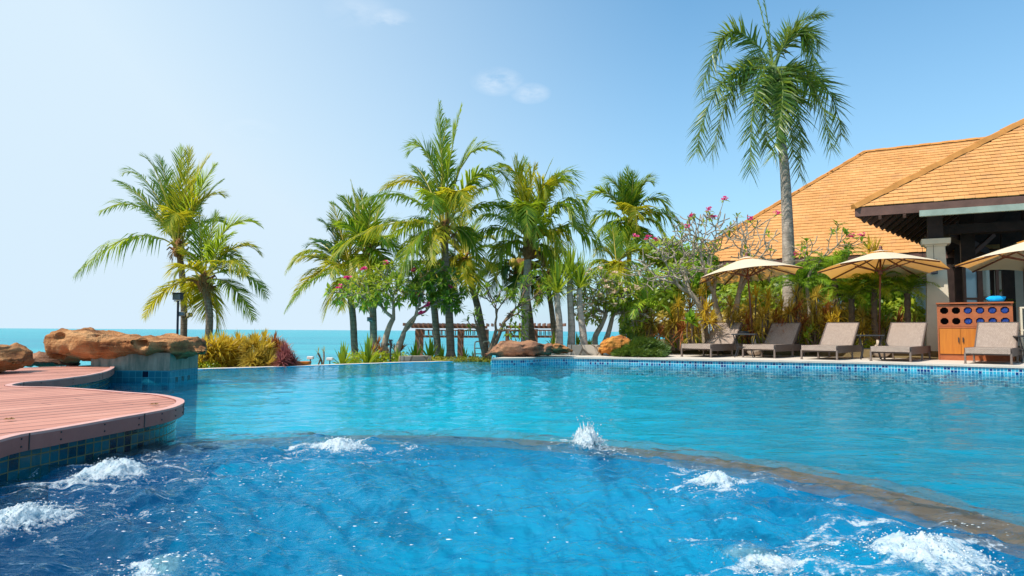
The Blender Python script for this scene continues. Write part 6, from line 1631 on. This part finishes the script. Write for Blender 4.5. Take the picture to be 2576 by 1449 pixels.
mb = MB(); c = at(758, 912, 14.0); mb.box(c, (.36, .2, .05)); mb.box((c.x, c.y, c.z - .06), (.33, .18, .07)); tag(mb.build('wooden_box', 'door', bevel=.006), 'flat ochre wooden box at the infinity edge beside the purple cordyline', 'box')

# ------------------------------------------------------------------ bubbling water
def jet(label, u, v, wid, hgt, depth, seed, n=420, spikes=0):
    rnd = random.Random(seed); c = gnd(u, v, WZ); k = c.y / F
    rx, rz_, ry = wid * .5 * k, hgt * k, depth
    root = thing('water_jet', label, 'water jet', c, 'white bubbling jets in the spa')
    mb = MB(); nx, ny = 110, 70; dn = []
    for j in range(ny + 1):
        for i in range(nx + 1):
            x, y = (i / nx * 2 - 1) * 1.5, (j / ny * 2 - 1) * 1.5
            q = V((x * 1.5 + seed, y * 1.5, 0)); e = 1 + .5 * mnoise.noise(q) + .3 * mnoise.noise(q * 2.3)
            r2 = (x * x + y * y) / max(.3, e * e); base = math.exp(-r2 * 1.9)
            f = mnoise.noise(V((x * 4 + seed, y * 4, 1))) * .5 + mnoise.noise(V((x * 9, y * 9 + seed, 2))) * .34 + mnoise.noise(V((x * 21, y * 21, seed))) * .22
            h = rz_ * base * (.8 + .42 * f + .3 * mnoise.noise(V((x * 1.6, seed, y * 1.6))))
            dn.append(max(0.0, min(1.0, base * 1.35 - .22 + .25 * f)))
            mb.v.append(V((c.x + x * rx, c.y + y * ry, WZ + .010 + max(0, h) + .010 * f * base)))
    for j in range(ny):
        for i in range(nx):
            a = j * (nx + 1) + i; q = (a, a + 1, a + nx + 2, a + nx + 1)
            if max(dn[t] for t in q) > .02: mb.f.append(q); mb.m.append(0)
    fo = mb.build('foam_mound', 'foam', root, smooth=True)
    at_ = fo.data.attributes.new('foam_cover', 'FLOAT', 'POINT'); at_.data.foreach_set('value', dn)
    # lacy foam drifting off the mound, lying on the ripples
    tr = MB(); cv = []; nx, ny = 150, 90; ang = rnd.uniform(-.5, .5)
    for j in range(ny + 1):
        for i in range(nx + 1):
            x, y = (i / nx * 2 - 1), (j / ny * 2 - 1)
            px, py = c.x + x * rx * 2.6, c.y + y * (ry * 3.0 + .06)
            u_, v_ = px * math.cos(ang) + py * math.sin(ang), -px * math.sin(ang) + py * math.cos(ang)
            wp = mnoise.noise(V((u_ * 3, v_ * 3, seed)))
            q = V((u_ * 4 + wp * 1.2, v_ * 13 + wp * 2.5, seed * 3.1))
            f = mnoise.noise(q) * .6 + mnoise.noise(q * 2.3) * .35 + mnoise.noise(q * 5.1) * .22
            cv.append((.6 if seed in (4, 7) else 1.0) * max(0.0, min(.75, (f - (.24 if seed in (4, 7) else .14)) * 2.0)) * max(0.0, 1 - (x * x + y * y) ** .5) ** .6)
            tr.v.append(V((px, py, water_z(px, py) + .006)))
    for j in range(ny):
        for i in range(nx):
            a = j * (nx + 1) + i; q = (a, a + 1, a + nx + 2, a + nx + 1)
            if max(cv[t] for t in q) > .03: tr.f.append(q); tr.m.append(0)
    to = tr.build('foam_trail', 'foam', root, smooth=True)
    at_ = to.data.attributes.new('foam_cover', 'FLOAT', 'POINT'); at_.data.foreach_set('value', cv)
    mb = MB()
    for _ in range(n):
        a = rnd.random() * 6.283; rr = rnd.gauss(0, .55); x, y = math.cos(a) * rr, math.sin(a) * rr
        z = WZ + max(0, rz_ * (1 - (x * x + y * y)) * rnd.uniform(.2, 1.05)) + rnd.uniform(-.006, .008)
        mb.ball((c.x + x * rx * 1.25, c.y + y * ry * 1.3, z), rnd.uniform(.0012, .0038) * (1.5 if rnd.random() < .06 else 1), 0, 1)
    for s in range(spikes):
        a = rnd.random() * 6.283; x = rnd.gauss(0, .35); h = rz_ * rnd.uniform(.7, 1.2) * math.exp(-x * x * 3); p = V((c.x + x * rx, c.y + rnd.gauss(0, .3) * ry, WZ))
        q = p + V((rnd.uniform(-.03, .03), rnd.uniform(-.03, .03), h)); mb.tube([p, p.lerp(q, .5), q], [.013, .007, .001], 5)
        for t in range(3): mb.ball(q + V((rnd.uniform(-.02, .02), 0, rnd.uniform(0, .04))), rnd.uniform(.002, .005), 0, 1)
    mb.build('droplets', 'bubble', root, smooth=True)['kind'] = 'stuff'
jet('tall white splash on the submerged spa wall right of centre', 1478, 1132, 96, 60, .13, 1, 560, 14)
jet('long low white foam mound beside the centre of the spa wall', 850, 1138, 165, 36, .16, 2, 420)
jet('white foam mound with sparkling bubbles near the tiled deck wall', 285, 1205, 215, 48, .2, 3, 520)
jet('white foam patch cut by the left picture edge', 62, 1330, 200, 60, .2, 4, 460)
jet('low round foam mound left of the brown submerged wall', 1797, 1226, 150, 34, .13, 5, 380)
jet('largest thick foam mound at the lower right', 2345, 1420, 300, 66, .22, 6, 620)
jet('small faint foam patch at the bottom left of the picture', 395, 1440, 150, 16, .12, 7, 240)
jet('thin low streak of foam at the bottom right of centre', 1905, 1412, 160, 14, .12, 8, 240)
# loose flecks of foam drifting on the surface
rnd = random.Random(99); mb = MB()
for (u, v, su, sv, n) in ((640, 1195, 130, 22, 130), (420, 1300, 180, 60, 120), (180, 1240, 150, 50, 110), (1000, 1150, 180, 18, 60), (1560, 1140, 70, 12, 70), (1700, 1225, 60, 20, 50), (2180, 1380, 130, 30, 110), (1960, 1415, 120, 25, 110), (2420, 1330, 120, 25, 80), (950, 1300, 500, 110, 70), (400, 1420, 120, 25, 110), (1500, 1300, 500, 90, 50)):
    for _ in range(int(n * .75)):
        c = gnd(u + rnd.gauss(0, su * .6), min(1470, v + rnd.gauss(0, sv * .6)), WZ + .012); s = rnd.uniform(.001, .003) * (1 if rnd.random() < .95 else 1.8)
        c.z = water_z(c.x, c.y) + .001; mb.ball(c, s, 0, 1, (rnd.uniform(1, 3.4), rnd.uniform(.7, 1.3), .4))
o = mb.build('foam_flecks', 'fleck', smooth=True); o['kind'] = 'stuff'; o['label'] = 'white flecks of foam drifting on the blue spa water'; o['category'] = 'foam'
